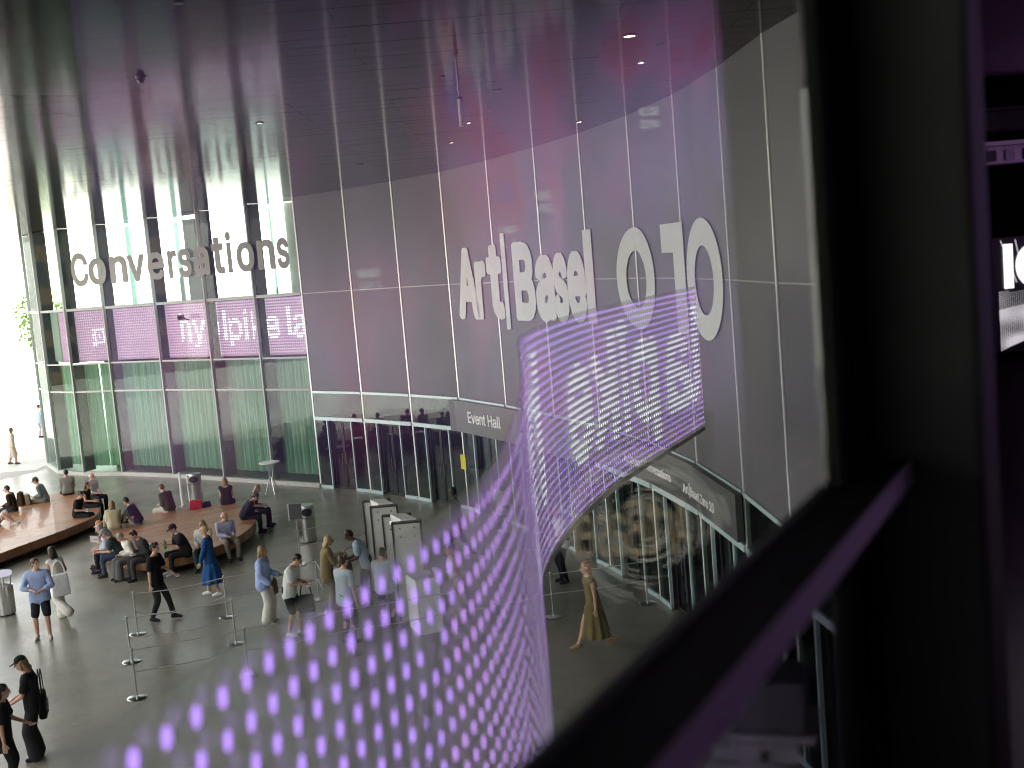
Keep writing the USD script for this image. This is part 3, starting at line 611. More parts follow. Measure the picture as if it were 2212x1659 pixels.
    if kind:
        g = .022 if kind in ('t', 'shirt', 'polo') else .012 if kind == 'tank' else .034; low = .13 if kind != 'jacket' else .2
        bl = .02 if seat is not None else low
        if kind == 'blouse': g = .04; low = .16
        if len(top) > 2: bl = top[2]
        b0 = pel + V(0, 0, -bl + .05)
        fl = 1.0 if kind not in ('blouse', 'jacket') else 1.15
        T_ = [hull((b0 + V(.085 * fl, 0, 0), .11 + g), (b0 + V(-.085 * fl, 0, 0), .11 + g), (mid + rt * .06, .098 + g), (mid - rt * .06, .098 + g)),
              hull((mid + rt * .06, .098 + g), (mid - rt * .06, .098 + g), (nk + rt * .095 - up(1) * .13, .10 + g), (nk - rt * .095 - up(1) * .13, .10 + g)),
              hull((nk + rt * .095 - up(1) * .13, .10 + g), (nk - rt * .095 - up(1) * .13, .10 + g), (sh[1] + V(0, 0, 0), .055 + g * .6), (sh[-1], .055 + g * .6), (nk - up(1) * .035, .06 + g * .3))]
        for q in (1, -1):
            if kind == 'tank': continue
            if kind in ('t', 'polo'): T_ += chain((sh[q], .058 + g * .7), (sh[q] * .35 + el[q] * .65, .054 + g))
            elif kind == 'roll': T_ += chain((sh[q], .06 + g * .5), (el[q], .05 + g * .6), (el[q] * .55 + wrp[q] * .45, .043 + g * .4))
            else: T_ += chain((sh[q], .06 + g * .6), (el[q], .048 + g * .7), (el[q] * .08 + wrp[q] * .92, .034 + g * .7))
        tm = fin(T_, .04, 4, .03, sd)
        put('top', tm, cl(col))
        if kind in ('polo', 'shirt', 'roll', 'jacket'):
            put('collar', fin([hull((nk + rt * .045 + up(1) * .0, .025), (nk - rt * .045, .025), (nk + fw * .05 - up(1) * .04, .02)), hull((nk + rt * .045, .025), (nk - rt * .045, .025), (nk - fw * .045 + up(1) * .015, .022))], .05, 2), cl(tuple(np.array(col) * .92)))
    # --- bottom
    bk, bc = bot[0], bot[1]
    T_ = []
    if bk in ('trousers', 'shorts', 'wide'):
        T_ = [hull((pel + V(.08, -.01, .05), .112), (pel + V(-.08, -.01, .05), .112), (pel + V(.09, 0, -.06), .112), (pel + V(-.09, 0, -.06), .112))]
        for q in (1, -1):
            hip = pel + V(q * hw, 0, -.03); kr, ar = (.074, .056) if bk != 'wide' else (.10, .125)
            if bk == 'shorts': T_ += chain((hip, .108), (hip * .12 + kn[q] * .88, .088))
            else: T_ += chain((hip, .106), (kn[q], kr), (kn[q] * .06 + an[q] * .94 + V(0, 0, .0), ar))
        if bk == 'wide' and seat is None:
            lo = min(an[1][2], an[-1][2])
    elif bk in ('skirt', 'dress'):
        hem, rr = bot[2], bot[3]
        if bk == 'dress' or True:
            if seat is None:
                cx_ = (an[1] + an[-1]) / 2; ctr = V(cx_[0] * .6, cx_[1] * .7, hem)
                ringt = [(pel + V(.13 * math.cos(a), .1 * math.sin(a), .08), .03) for a in np.arange(10) * math.pi / 5]
                ringb = [(ctr + V(rr * math.cos(a), rr * .85 * math.sin(a), 0), .02) for a in np.arange(12) * math.pi / 6]
                T_ = [hull(*(ringt + ringb))]
            else:
                T_ = [hull((pel + V(.09, 0, .02), .13), (pel + V(-.09, 0, .02), .13), (kn[1], .1), (kn[-1], .1))]
                T_ += [hull((kn[1], .1), (kn[-1], .1), (kn[1] * .4 + an[1] * .6, .1), (kn[-1] * .4 + an[-1] * .6, .1))]
    if T_:
        bm = fin(T_, .045, 3 if bk in ('skirt', 'dress') else 5, .035, sd + 50)
        if bk in ('skirt', 'dress') and seat is None:
            v = np.array(bm.vertices); c = (pel + ctr) / 2; an_ = np.arctan2(v[:, 1] - ctr[1], v[:, 0]); k = np.clip((pel[2] - v[:, 2]) / (pel[2] - hem), 0, 1)
            dv = v[:, :2] - np.c_[k * ctr[0], k * ctr[1]]; v[:, :2] += dv * (np.sin(an_ * 9 + sd) * .10 * k)[:, None]; bm.vertices = v
        put('skirt' if bk in ('skirt', 'dress') else bk if bk == 'shorts' else 'trousers', bm, cl(bc))
    # --- shoes
    if shoe is not None:
        for q in (1, -1):
            A = an[q]
            put('shoe', fin([hull((A + V(0, -.04, -.035), .042), (A + V(q * .02, .09, -.04), .043), (A + V(0, 0, -.005), .043)), hull((A + V(q * .02, .09, -.04), .043), (A + V(q * .026, .15, -.047), .032))], .035, 2), cl(shoe))
    # --- hair
    st, hcol = hair
    hmat = hairm.get(hcol)
    if st != 'bald' and hmat is not None:
        capm = m3.Manifold.batch_hull([sph((0, -.018, .048), (.083, .098, .082)), sph((0, -.05, .0), (.078, .062, .07))])
        face_cut = m3.Manifold.cube((.4, .3, .4), True).translate((0, .195 if st != 'fringe' else .2, -.075))
        hmn = capm - face_cut
        hp = [hmn]
        if st == 'curly': hp += [sph((rng.uniform(-.07, .07), rng.uniform(-.08, .05), rng.uniform(.05, .115)), .035) for _ in range(14)]
        if st in ('long', 'vlong', 'bob'):
            bot_ = {'bob': -.14, 'long': -.30, 'vlong': -.46}[st]
            hp += [hull(((.062, -.03, .04), .035), ((-.062, -.03, .04), .035), ((.07, -.05, bot_ * .45), .035), ((-.07, -.05, bot_ * .45), .035), ((0, -.085, .0), .04)),
                   hull(((.07, -.05, bot_ * .45), .035), ((-.07, -.05, bot_ * .45), .035), ((.06 * hx, -.085, bot_), .03), ((-.06 * hx, -.085, bot_), .03), ((0, -.1, bot_ * .7), .035))]
            if st == 'bob': hp += [hull(((q * .075, -.01, .03), .022), ((q * .078, .01, -.09), .02)) for q in (1, -1)]
        if st == 'pony': hp += [hull(((0, -.10, .04), .03), ((0, -.155, .02), .032)), hull(((0, -.155, .02), .034), ((0, -.15, -.12), .028)), hull(((0, -.15, -.12), .028), ((0, -.14, -.19), .012))]
        if st == 'bun': hp += [sph((0, -.11, .06), .045)]
        hmsh = fin([HM(q_) for q_ in hp], .03, 3, .03, sd + 99)
        put('hair', hmsh, hmat)
    elif st == 'bald' and hmat is not None:
        rimh = m3.Manifold.batch_hull([sph((0, -.03, -.0), (.083, .085, .05))]) - m3.Manifold.cube((.4, .3, .4), True).translate((0, .14, 0))
        put('hair', fin([HM(rimh)], .04, 1), hmat)
    if cap:
        ck, cc_ = cap
        if ck == 'cap':
            cm = m3.Manifold.batch_hull([sph((0, -.012, .065), (.09, .104, .08))]) - m3.Manifold.cube((.5, .5, .2), True).translate((0, 0, -.065))
            br = m3.Manifold.batch_hull([sph((0, .075, .045), (.075, .03, .008)), sph((0, .15, .03), (.055, .03, .007))])
            put('cap', fin([HM(cm), HM(br)], .035, 1), cl(cc_))
        else:
            cm = m3.Manifold.batch_hull([sph((0, -.01, .10), (.08, .09, .06)), sph((0, -.01, .06), (.088, .1, .02))]); br = sph((0, -.01, .05), (.17, .185, .012))
            put('hat', fin([HM(cm), HM(br)], .035, 1), cl(cc_))
    if belt: pass
    cz = math.cos(math.radians(face - 90)); sz = math.sin(math.radians(face - 90))
    def W(*q):
        q = np.array(q, float) * s; return np.array([x + q[0] * cz - q[1] * sz, y + q[0] * sz + q[1] * cz, z0 + q[2]])
    return dict(W=W, wr=wrp, el=el, sh=sh, pel=pel, hc=hc, s=s)
ST = .45
NAVY, WHT, JEAN, PALEB, KHAKI = (.02, .025, .05), (.70, .69, .66), (.035, .05, .10), (.33, .45, .64), (.30, .25, .18)
# standing and walking
A = {}
A['blue'] = person('man in a pale blue shirt and dark shorts, hands joined, looking to his right', -10.64, 25.7, 285, 1.8, top=('roll', (.30, .38, .58)), bot=('shorts', (.014, .015, .025)), shoe=(.45, .43, .4), hair=('short', 'brown'), head=(2, 45), elb=(.9, -.3, -.3), rh=(.08, .24, 1.10), lh=(-.06, .26, 1.08), rf=(.14, .0, .075), lf=(-.12, .08, .075))
A['white'] = person('woman in loose cream clothes with long dark curly hair, stepping away', -10.75, 27.1, 150, 1.72, female=True, top=('tank', (.66, .63, .56)), bot=('wide', (.62, .6, .53)), shoe=(.5, .47, .4), hair=('vlong', 'black'), skin='tan', hx=1.9, lean=8, rh=(.2, .22, 1.0), lf=(-.1, -.38, .22), rf=(.1, .12, .075), head=(5, 0))
A['cap'] = person('woman in black with a black cap, tote at her hip, standing at lower left', -8.13, 18.85, 190, 1.72, female=True, top=('t', BLK), bot=('wide', (.02, .02, .022)), shoe=BLK, hair=('bob', 'dblond'), cap=('cap', BLK), head=(14, 5), lh=(-.16, .33, 1.0), rh=(.12, .30, 1.02), lean=5)
A['edge'] = person('person in a black T-shirt with a pale round back print at the left edge', -8.1, 17.6, 15, 1.68, female=True, top=('t', BLK), bot=('trousers', BLK), shoe=BLK, hair=('long', 'black'), lh=(-.15, .34, 1.02), head=(8, -5))
A['blackT'] = person('man in a black T-shirt and dark trousers walking with a phone', -8.28, 26.31, 350, 1.78, top=('t', (.008, .008, .009)), bot=('trousers', (.018, .022, .021)), shoe=(.02, .02, .02), hair=('curly', 'black'), rh=(.24, -.02, .83), lh=(-.2, .34, 1.0), rf=(.1, -.12, .09), lf=(-.09, .30, .085), head=(4, 0), lean=3)
A['dress'] = person('woman in a long blue dress with a blonde ponytail and white trainers', -7.52, 28.15, 185, 1.7, female=True, top=('shirt', (.016, .07, .20)), bot=('dress', (.018, .08, .23), .34, .29), shoe=(.72, .72, .7), hair=('pony', 'blond'), rh=(.2, .14, .85), lh=(-.2, .2, .88), rf=(.09, .12, .075), lf=(-.12, -.16, .075))
A['blouse'] = person('woman in a pale blue blouse and wide white trousers with a brown bag', -5.70, 25.4, 355, 1.72, female=True, top=('blouse', (.33, .42, .70)), bot=('wide', (.68, .66, .6)), shoe=(.3, .25, .2), hair=('bob', 'dblond'), skin='tan', rh=(.24, .2, .95), lh=(-.16, .3, 1.05), rf=(.1, .02, .075), lf=(-.08, .06, .075))
A['polo'] = person('bowed man in a white polo and dark shorts looking at his phone', -4.95, 24.35, 350, 1.78, top=('polo', (.66, .68, .66)), bot=('shorts', (.02, .026, .024)), shoe=(.6, .6, .62), hair=('short', 'black'), lean=16, head=(28, 0), rh=(.08, .36, 1.08), lh=(-.06, .38, 1.10), rf=(.08, -.05, .075), lf=(-.1, .14, .075))
A['beige'] = person('blond woman in a beige trouser suit holding up a handbag', -4.39, 25.85, 15, 1.72, female=True, top=('jacket', (.26, .20, .11)), bot=('trousers', (.25, .19, .105)), shoe=(.35, .2, .12), hair=('bob', 'blond'), lean=6, head=(12, 0), rh=(.1, .34, 1.32), lh=(-.08, .3, 1.15), rf=(.08, .02, .075))
A['dk'] = person('dark haired man in a pale blue shirt bending over bags', -3.55, 26.2, 190, 1.82, top=('t', (.36, .45, .56)), bot=('trousers', (.02, .022, .03)), hair=('short', 'black'), skin='dark', lean=24, head=(25, 0), rh=(.1, .42, 1.0), lh=(-.1, .42, 1.0))
A['polo2'] = person('brown haired staff man in a pale polo seen from behind', -3.68, 23.5, 50, 1.80, top=('polo', (.42, .50, .58)), bot=('trousers', (.015, .017, .025)), hair=('curly', 'brown'), rh=(.26, .06, .82), lh=(-.1, .3, 1.05), lean=3)
A['staff'] = person('staff member in a pale grey blue shirt standing at the gate, back turned', -2.97, 24.3, 80, 1.70, top=('shirt', (.42, .48, .56)), bot=('trousers', (.015, .017, .022)), hair=('short', 'brown'), rh=(.1, .28, 1.0), lh=(-.1, .28, 1.0))
A['suit'] = person('man in a dark suit with a white lanyard walking with a bag', -1.66, 29.84, 190, 1.8, top=('jacket', (.02, .02, .03)), bot=('trousers', (.02, .02, .028)), hair=('short', 'black'), skin='dark', rf=(.1, .28, .085), lf=(-.1, -.3, .12), rh=(.26, .1, .85))
A['wt'] = person('long haired woman in a white T-shirt seen from behind near the doors', -.48, 31.0, 100, 1.7, female=True, top=('t', (.66, .66, .68)), bot=('trousers', BLK), hair=('long', 'brown'), rh=(.1, .25, 1.3))
A['pat'] = person('woman in a patterned cream dress holding a cup', -1.5, 24.18, 195, 1.7, female=True, top=('tank', (.55, .46, .38)), bot=('dress', (.5, .4, .33), .3, .25), hair=('bun', 'brown'), rh=(.1, .36, 1.18), lh=(-.15, .2, 1.0), shoe=(.5, .4, .3))
A['pale'] = person('man in a pale shirt and dark trousers behind the curved screen edge', .84, 26.7, 200, 1.78, top=('polo', (.62, .64, .68)), bot=('trousers', (.012, .013, .018)), hair=('short', 'auburn'), rh=(.26, -.02, .95), lh=(-.1, .3, 1.0), lean=7)
A['yel'] = person('woman in an olive dress with long auburn hair striding across the dark floor', 1.17, 21.9, 195, 1.70, female=True, top=('tank', (.17, .14, .06)), bot=('dress', (.15, .125, .055), .28, .30), shoe=(.36, .24, .12), hair=('vlong', 'auburn'), rf=(.08, .34, .10), lf=(-.08, -.34, .16), lean=8, hx=1.3)
A['walk'] = person('woman in a light dress walking outside the shade at the far left', -22.7, 53.9, 20, 1.7, female=True, top=('shirt', (.45, .38, .3)), bot=('skirt', (.5, .45, .38), .35, .22), shoe=(.1, .05, .03), hair=('long', 'brown'), skin='tan', rf=(.08, .1, .08), lf=(-.08, -.2, .1))
A['walk2'] = person('person carrying a white bag cut by the left picture edge', -24.0, 54.8, 20, 1.7, female=True, top=('shirt', (.3, .2, .15)), bot=('trousers', (.3, .28, .26)), hair=('long', 'brown'))
A['far3'] = person('distant man in a pale blue shirt beyond the glass corner', -25.1, 63.4, 60, 1.78, top=('t', (.35, .45, .55)), bot=('trousers', (.4, .4, .42)), hair=('short', 'brown'))
# seated on the near bench
def sit(key, *a, **k): A[key] = person(*a, seat=k.pop('seat', ST), **k)
sit('p13', 'person with an orange straw hat reading a leaflet on the bench end', -11.2, 32.15, 195, 1.68, top=('t', (.45, .42, .45)), bot=('trousers', (.4, .3, .25)), hair=('short', 'grey'), cap=('hat', (.48, .22, .1)), lean=18, head=(20, 0), rh=(.08, .36, .78))
sit('p14', 'grey haired man in a pale blue shirt and dark trousers leaning forward', -10.95, 31.6, 197, 1.78, top=('roll', (.42, .50, .58)), bot=('trousers', (.018, .02, .03)), hair=('short', 'grey'), lean=26, head=(15, 0), rh=(.1, .45, .62), lh=(-.1, .45, .62))
sit('p15', 'man in a grey cap and dark T-shirt leaning on his knees', -10.62, 31.1, 200, 1.76, top=('t', (.03, .035, .035)), bot=('trousers', JEAN), hair=('short', 'grey'), cap=('cap', (.22, .24, .25)), lean=30, head=(18, 0), rh=(.06, .5, .66), lh=(-.06, .5, .66))
sit('p16', 'grey haired woman in a white blouse looking at her phone', -10.15, 30.62, 215, 1.66, female=True, top=('shirt', (.66, .64, .58)), bot=('wide', (.10, .1, .095)), hair=('short', 'grey'), lean=20, head=(28, 0))
sit('p17', 'man in a dark grey jacket bending over his phone', -9.72, 30.50, 215, 1.78, top=('jacket', (.035, .038, .034)), bot=('trousers', (.05, .052, .05)), hair=('curly', 'black'), lean=22, head=(25, 0))
sit('p22', 'man in black with a black cap holding a green bottle on the bench', -8.80, 30.75, 215, 1.80, top=('t', (.008, .008, .009)), bot=('trousers', BLK), shoe=(.4, .4, .4), hair=('short', 'black'), cap=('cap', BLK), lean=22, head=(14, 0), rh=(.06, .46, .78), lh=(-.0, .46, .76))
sit('p23', 'woman in a white jacket leaning towards her neighbour on the bench', -8.42, 31.0, 275, 1.68, female=True, top=('shirt', (.64, .62, .58)), bot=('trousers', (.03, .06, .055)), hair=('bob', 'dblond'), lean=6, side=-6, head=(10, -30))
sit('p24', 'bald man in a lilac shirt turning to the woman in the white jacket', -7.98, 31.85, 300, 1.78, top=('shirt', (.42, .42, .58)), bot=('trousers', (.2, .17, .13)), hair=('bald', 'white'), lean=16, side=8, head=(10, 40))
sit('p11', 'woman with very long blonde hair in a pale top, back turned', -12.0, 34.9, 120, 1.68, female=True, top=('shirt', (.5, .43, .28)), bot=('trousers', (.3, .28, .22)), hair=('vlong', 'dblond'), hx=1.6, lean=6, rf=(.2, .5, .5), lf=(-.2, .5, .5))
sit('p12', 'man in a navy T-shirt hunched over beside the long haired blonde', -11.45, 35.4, 180, 1.78, top=('t', (.013, .018, .045)), bot=('trousers', (.12, .12, .11)), hair=('short', 'black'), lean=24, head=(18, 0), rf=(.25, .45, .5), lf=(-.2, .5, .5))
sit('p18', 'man in an olive shirt and pale trousers with a red bag beside him', -10.94, 36.95, 155, 1.78, top=('roll', (.045, .05, .025)), bot=('trousers', (.45, .43, .38)), hair=('short', 'brown'), lean=16, head=(20, 0))
sit('p19', 'woman in black with long light brown hair at the far bench edge', -9.25, 37.35, 95, 1.68, female=True, top=('tank', BLK), bot=('trousers', BLK), hair=('vlong', 'dblond'), hx=1.3, lean=5)
sit('p20', 'person in a navy jacket bent low at the bench tip', -8.15, 34.75, 10, 1.72, top=('jacket', (.012, .015, .028)), bot=('trousers', (.012, .014, .02)), hair=('short', 'black'), lean=34, head=(28, 0))
sit('p21', 'blonde woman in black with a phone at the bench tip', -8.05, 35.6, 0, 1.70, female=True, top=('tank', BLK), bot=('trousers', BLK), hair=('bob', 'dblond'), lean=14, head=(14, 0))
# on the left bench
sit('p4', 'person in dark top and white trousers with bare legs drawn up, at the left edge', -16.4, 37.0, 0, 1.72, top=('shirt', BLK), bot=('shorts', (.6, .58, .54)), shoe=(.5, .46, .42), hair=('short', 'black'), lean=-6, rf=(.1, .62, .52), lf=(-.1, .55, .52), rh=(.2, .25, .7))
sit('p5', 'man in a dark jacket with a backpack on the left bench', -16.75, 39.3, 185, 1.76, top=('shirt', (.03, .018, .015)), bot=('trousers', (.03, .035, .05)), hair=('short', 'black'), lean=10, head=(12, 0))
sit('p6', 'man in a cap and grey green shirt with a brown bag in front', -16.2, 40.6, 185, 1.80, top=('shirt', (.14, .17, .17)), bot=('trousers', (.2, .17, .12)), hair=('short', 'brown'), cap=('cap', (.06, .065, .055)), lean=18, head=(14, 0))
sit('p7', 'man in a grey sweater sitting on the far tip, back turned', -15.8, 41.7, 120, 1.76, top=('shirt', (.22, .21, .18)), bot=('trousers', BLK), hair=('short', 'black'), lean=5)
sit('p8', 'white haired man in a pale pink shirt with crossed dark trousers', -14.55, 40.45, 335, 1.78, top=('roll', (.60, .54, .56)), bot=('trousers', (.015, .015, .017)), hair=('bald', 'white'), lean=4, head=(12, 20))
sit('p9', 'dark haired woman in a sleeveless black top behind her friend in black', -14.2, 38.9, 355, 1.68, female=True, top=('tank', BLK), bot=('trousers', BLK), hair=('long', 'brown'), lean=6, head=(10, 0))
sit('p10', 'woman in a black T-shirt with hair tied up looking at her phone', -13.95, 37.3, 355, 1.68, female=True, top=('t', BLK), bot=('trousers', BLK), hair=('bun', 'black'), lean=14, head=(22, 0))

# ---------------------------------------------------------------- things people hold or have put down
def near(p, d): return np.array(p) + np.array(d)
def bag(name, label, c, w, d, h, mat, rz=0., strap=.25, cat_='bag', straps=1):
    t = thing(name, label, cat_, c, rz)
    mm = m3.Manifold.batch_hull([sph((sx_ * (w / 2 - .03) * k, sy_ * (d / 2 - .02) * k2, z), .03) for sx_ in (1, -1) for sy_ in (1, -1) for z, k, k2 in ((.03, 1, 1), (h - .03, .86, .5))])
    obj('body', fin([mm], .05, 2, .03, int(h * 1000)), mat, t, smooth=60)
    if strap:
        for q in ((1, -1) if straps == 2 else (0,)):
            a = np.linspace(0, math.pi, 9); obj('strap', tube([(math.cos(x) * w * .33, q * d * .2, h - .03 + math.sin(x) * strap) for x in a], .009, 6), mat, t)
    return t
def slab(name, label, cat_, c, rot, size, mat, screen=None):
    t = thing(name, label, cat_); b = trimesh.creation.box(size); b.apply_transform(trimesh.transformations.euler_matrix(*rot)); b.apply_translation(c); obj('body', b, mat, t)
    s_ = trimesh.creation.box((size[0] * .9, size[1] * .92, size[2] * .2)); s_.apply_translation((0, 0, size[2] * .61)); s_.apply_transform(trimesh.transformations.euler_matrix(*rot)); s_.apply_translation(c); obj('face', s_, screen or mat, t)
    return t
def hand(k, q, d=.09):
    a = A[k]; e, w = np.array(a['el'][q]), np.array(a['wr'][q]); v = (w - e) / np.linalg.norm(w - e); return a['W'](*(w + v * d))
phone = pm('phone_black', (.01, .01, .012), .15); phonew = pm('phone_white', (.7, .7, .7), .3); paperm = pm('paper', (.72, .7, .68), .7)
def W(k, *q): return A[k]['W'](*q)
bag('shoulder_bag', 'large soft white bag on the shoulder of the woman in cream', W('white', -.10, -.16, .62) , .42, .2, .50, cl((.82, .81, .77)), math.radians(35), .34, straps=2)
bag('tote_bag', 'black tote with a grey patch hanging beside the woman in the black cap', W('cap', .22, -.1, .62), .36, .1, .42, cl((.012, .012, .013)), math.radians(105), .4, straps=2)
bag('tote_bag', 'black tote with a pale patch at the left picture edge', W('edge', -.26, -.05, .58), .34, .1, .4, cl((.012, .012, .013)), math.radians(100), .4, straps=2)
for k, q, lab in (('cap', (.28, -.1, .80), 'grey printed patch on the tote of the woman in the black cap'), ('edge', (-.33, -.05, .76), 'pale printed patch on the tote at the left picture edge')):
    c = W(k, *q); t = thing('bag_patch', lab, 'patch', c, math.radians(105)); obj('print', trimesh.creation.box((.17, .012, .16)).apply_translation((0, .058, 0)), cl((.25, .25, .25)), t); obj('print_back', trimesh.creation.box((.17, .012, .16)).apply_translation((0, -.058, 0)), cl((.25, .25, .25)), t)
bp = thing('back_print', 'round pale print on the back of the black T-shirt at the left edge', 'print', W('edge', 0, -.155, 1.27), math.radians(20 - 90)); obj('disc', trimesh.creation.cylinder(.10, .012, sections=24, transform=trimesh.transformations.rotation_matrix(math.pi / 2, (1, 0, 0))), cl((.45, .46, .43)), bp)
bag('handbag', 'brown leather bag at the far side of the woman in the blue blouse', W('blouse', -.3, .1, .55), .36, .14, .34, pm('leather_brown', (.12, .075, .035), .5), math.radians(80), .28)
bag('tote_bag', 'black tote hanging from the hand of the bowed man in the polo', W('polo', .02, .36, .48), .34, .1, .38, cl((.014, .015, .016)), 0, .3, straps=2)
bag('handbag', 'dark brown handbag held by the blond woman in beige', W('beige', .1, .42, .84), .3, .12, .24, pm('leather_dark', (.05, .033, .025), .5), math.radians(20), .26)
bag('handbag', 'black bag carried by the man in the dark suit', W('suit', .27, .12, .42), .36, .12, .32, cl((.012, .012, .016)), math.radians(100), .12)
bag('red_bag', 'small bright red bag with black straps on the bench beside the olive shirt man', (-10.15, 37.1, .45), .40, .26, .26, cl((.42, .018, .03)), math.radians(10), .0)
bag('black_pouch', 'black pouch lying right of the red bag on the bench', (-9.85, 37.25, .45), .26, .2, .16, cl((.012, .012, .013)), math.radians(20), .0)
bag('backpack', 'dark brown backpack on the back of the man at the left bench', W('p5', 0, -.25, .60), .32, .2, .46, cl((.05, .026, .014)), math.radians(185 - 90), .06)
bag('paper_bag', 'brown paper bag in front of the man in the cap on the left bench', (-16.75, 40.3, .45), .34, .22, .36, cl((.20, .15, .09)), math.radians(10), .08)
bag('white_bag', 'white carrier bag of the person at the left picture edge in the sun', W('walk2', .3, .1, .55), .42, .16, .40, cl((.7, .7, .68)), 0, .2)
slab('phone', 'phone in the hand of the walking man in black', 'phone', hand('blackT', -1), (.4, 0, .3), (.075, .15, .01), phone, phonew)
slab('phone', 'phone held by the bowed man in the white polo', 'phone', hand('polo', 1), (.5, 0, .2), (.075, .15, .01), phonew)
slab('phone', 'phone held by the woman in the white blouse on the bench', 'phone', hand('p16', 1), (.5, 0, .4), (.075, .15, .01), phone)
slab('phone', 'phone in the hands of the man in the dark grey jacket', 'phone', hand('p17', 1), (.5, 0, .4), (.075, .15, .01), phonew)
slab('phone', 'phone in the hand of the woman in the black T-shirt on the left bench', 'phone', hand('p10', 1), (.5, 0, .4), (.075, .15, .01), phonew)
slab('phone', 'white phone held up by the blonde woman at the bench tip', 'phone', hand('p21', 1), (1.1, 0, 1.2), (.08, .16, .01), phonew)
slab('leaflet', 'open white leaflet read by the person in the orange hat', 'leaflet', hand('p13', 1), (.5, .3, .5), (.22, .28, .008), paperm)
bt = thing('green_bottle', 'green glass bottle held by the man in black on the bench', 'bottle', hand('p22', 1, .05) - np.array([0, 0, .12]))
obj('glass', lathe([(0, 0), (.034, 0), (.036, .01), (.036, .13), (.014, .19), (.013, .235), (0, .235)], 16), pm('bottle_green', (.02, .2, .06), .12), bt, smooth=40); obj('cap', lathe([(0, .236), (.016, .236), (.016, .25), (0, .25)], 12), steel, bt)
cp = thing('white_cup', 'white cup held by the woman in the patterned dress', 'cup', hand('pat', 1, .05) - np.array([0, 0, .05]))
obj('cup', lathe([(0, 0), (.03, 0), (.042, .11), (.038, .11), (.028, .01), (0, .01)], 16), paperm, cp); obj('lid', lathe([(0, .111), (.045, .111), (.043, .125), (0, .125)], 16), paperm, cp)
ld = thing('lanyard', 'white lanyard with a badge on the man in the dark suit', 'lanyard', (0, 0, 0))
ly = [W('suit', .07, .085, 1.46), W('suit', .06, .155, 1.3), W('suit', .0, .165, 1.08)]; lz = [W('suit', -.07, .085, 1.46), W('suit', -.06, .155, 1.3), W('suit', .0, .165, 1.08)]
obj('strap', tube(ly, .009, 6), paperm, ld); obj('strap', tube(lz, .009, 6), paperm, ld); obj('badge', trimesh.creation.box((.02, .09, .12)).apply_translation(W('suit', 0, .17, 1.02)), paperm, ld)
sg_ = thing('sunglasses', 'dark sunglasses pushed up into the hair of the woman in the blue blouse', 'sunglasses', W('blouse', 0, .06, 1.73), math.radians(355 - 90))
for q in (1, -1): obj('lens', trimesh.creation.icosphere(1, .03).apply_scale((1, .4, .7)).apply_translation((q * .035, .03, 0)), phone, sg_)
obj('frame', tube([(-.075, -.02, .0), (-.07, .03, 0), (.07, .03, 0), (.075, -.02, 0)], .005, 5), phone, sg_)
for x, y, l, lab in [(-6.75, 29.9, .11, 'small white scrap on the floor right of the blue dress'), (-9.75, 22.5, .08, 'pale scrap on the open floor left of the queue'), (-12.4, 41.2, .09, 'tiny white scrap between the two benches at the back')]:
    t = thing('litter_scrap', lab, 'litter', (x, y, .001), .4); b = trimesh.creation.box((l, l * .3, .008)).apply_translation((0, 0, .005)); obj('scrap', b, paperm, t)

# ---------------------------------------------------------------- LED ribbon hanging outside our window
RC = np.array([(-1.6, -.4), (-1.05, .75), (-.74, 1.4), (-.56, 1.87), (-.45, 2.24), (-.22, 2.93), (-.09, 3.55), (.0, 4.4), (.055, 5.8), (.085, 7.4), (.075, 8.7), (.13, 9.8), (.36, 11.13), (1.07, 13.48), (1.8, 15.22), (2.77, 17.39)])
from scipy.interpolate import CubicSpline
_k = np.r_[0, np.cumsum(np.linalg.norm(np.diff(RC, axis=0), axis=1))]; _sp = CubicSpline(_k, RC)
_f = np.linspace(0, _k[-1], 1200); _pp = _sp(_f); _ss = np.r_[0, np.cumsum(np.linalg.norm(np.diff(_pp, axis=0), axis=1))]; RL = _ss[-1]
def rp(s, off=0.):
    t = np.interp(s, _ss, _f); p = _sp(t); d = _sp(t, 1); d = d / np.linalg.norm(d); return p + np.array([d[1], -d[0]]) * off, d
RT, RB_ = 6.74, 4.76
rib = thing('led_ribbon_screen', 'long curved see-through LED screen with purple dots hanging outside the window', 'led screen')
ledv = [em('led_violet_%d' % k, c, 2.4) for k, c in enumerate([(.43, .235, .80), (.48, .24, .78), (.39, .22, .78)])]; ledwh = em('led_ribbon_white', (.85, .82, 1.0), 2.8)
text = so.unary_union([fit(textpoly(t), a, b, c, d).buffer(.03) for t, a, b, c, d in [('la', 0.2, 1.75, 5.15, 6.5), ('pike', 2.2, 6.0, 4.95, 6.55), ('hyo', 7.4, 10.6, 4.95, 6.55)]])
_a8 = np.arange(8) * math.pi / 4
class LOW: vertices = np.vstack([[0, 0, 0], np.c_[np.cos(_a8), np.zeros(8), np.sin(_a8)]]); faces = np.array([(0, 1 + k, 1 + (k + 1) % 8) for k in range(8)])
pitch, rows = .084, 26
V = {k: [[], []] for k in ('v0', 'v1', 'v2', 'w')}
s = .25
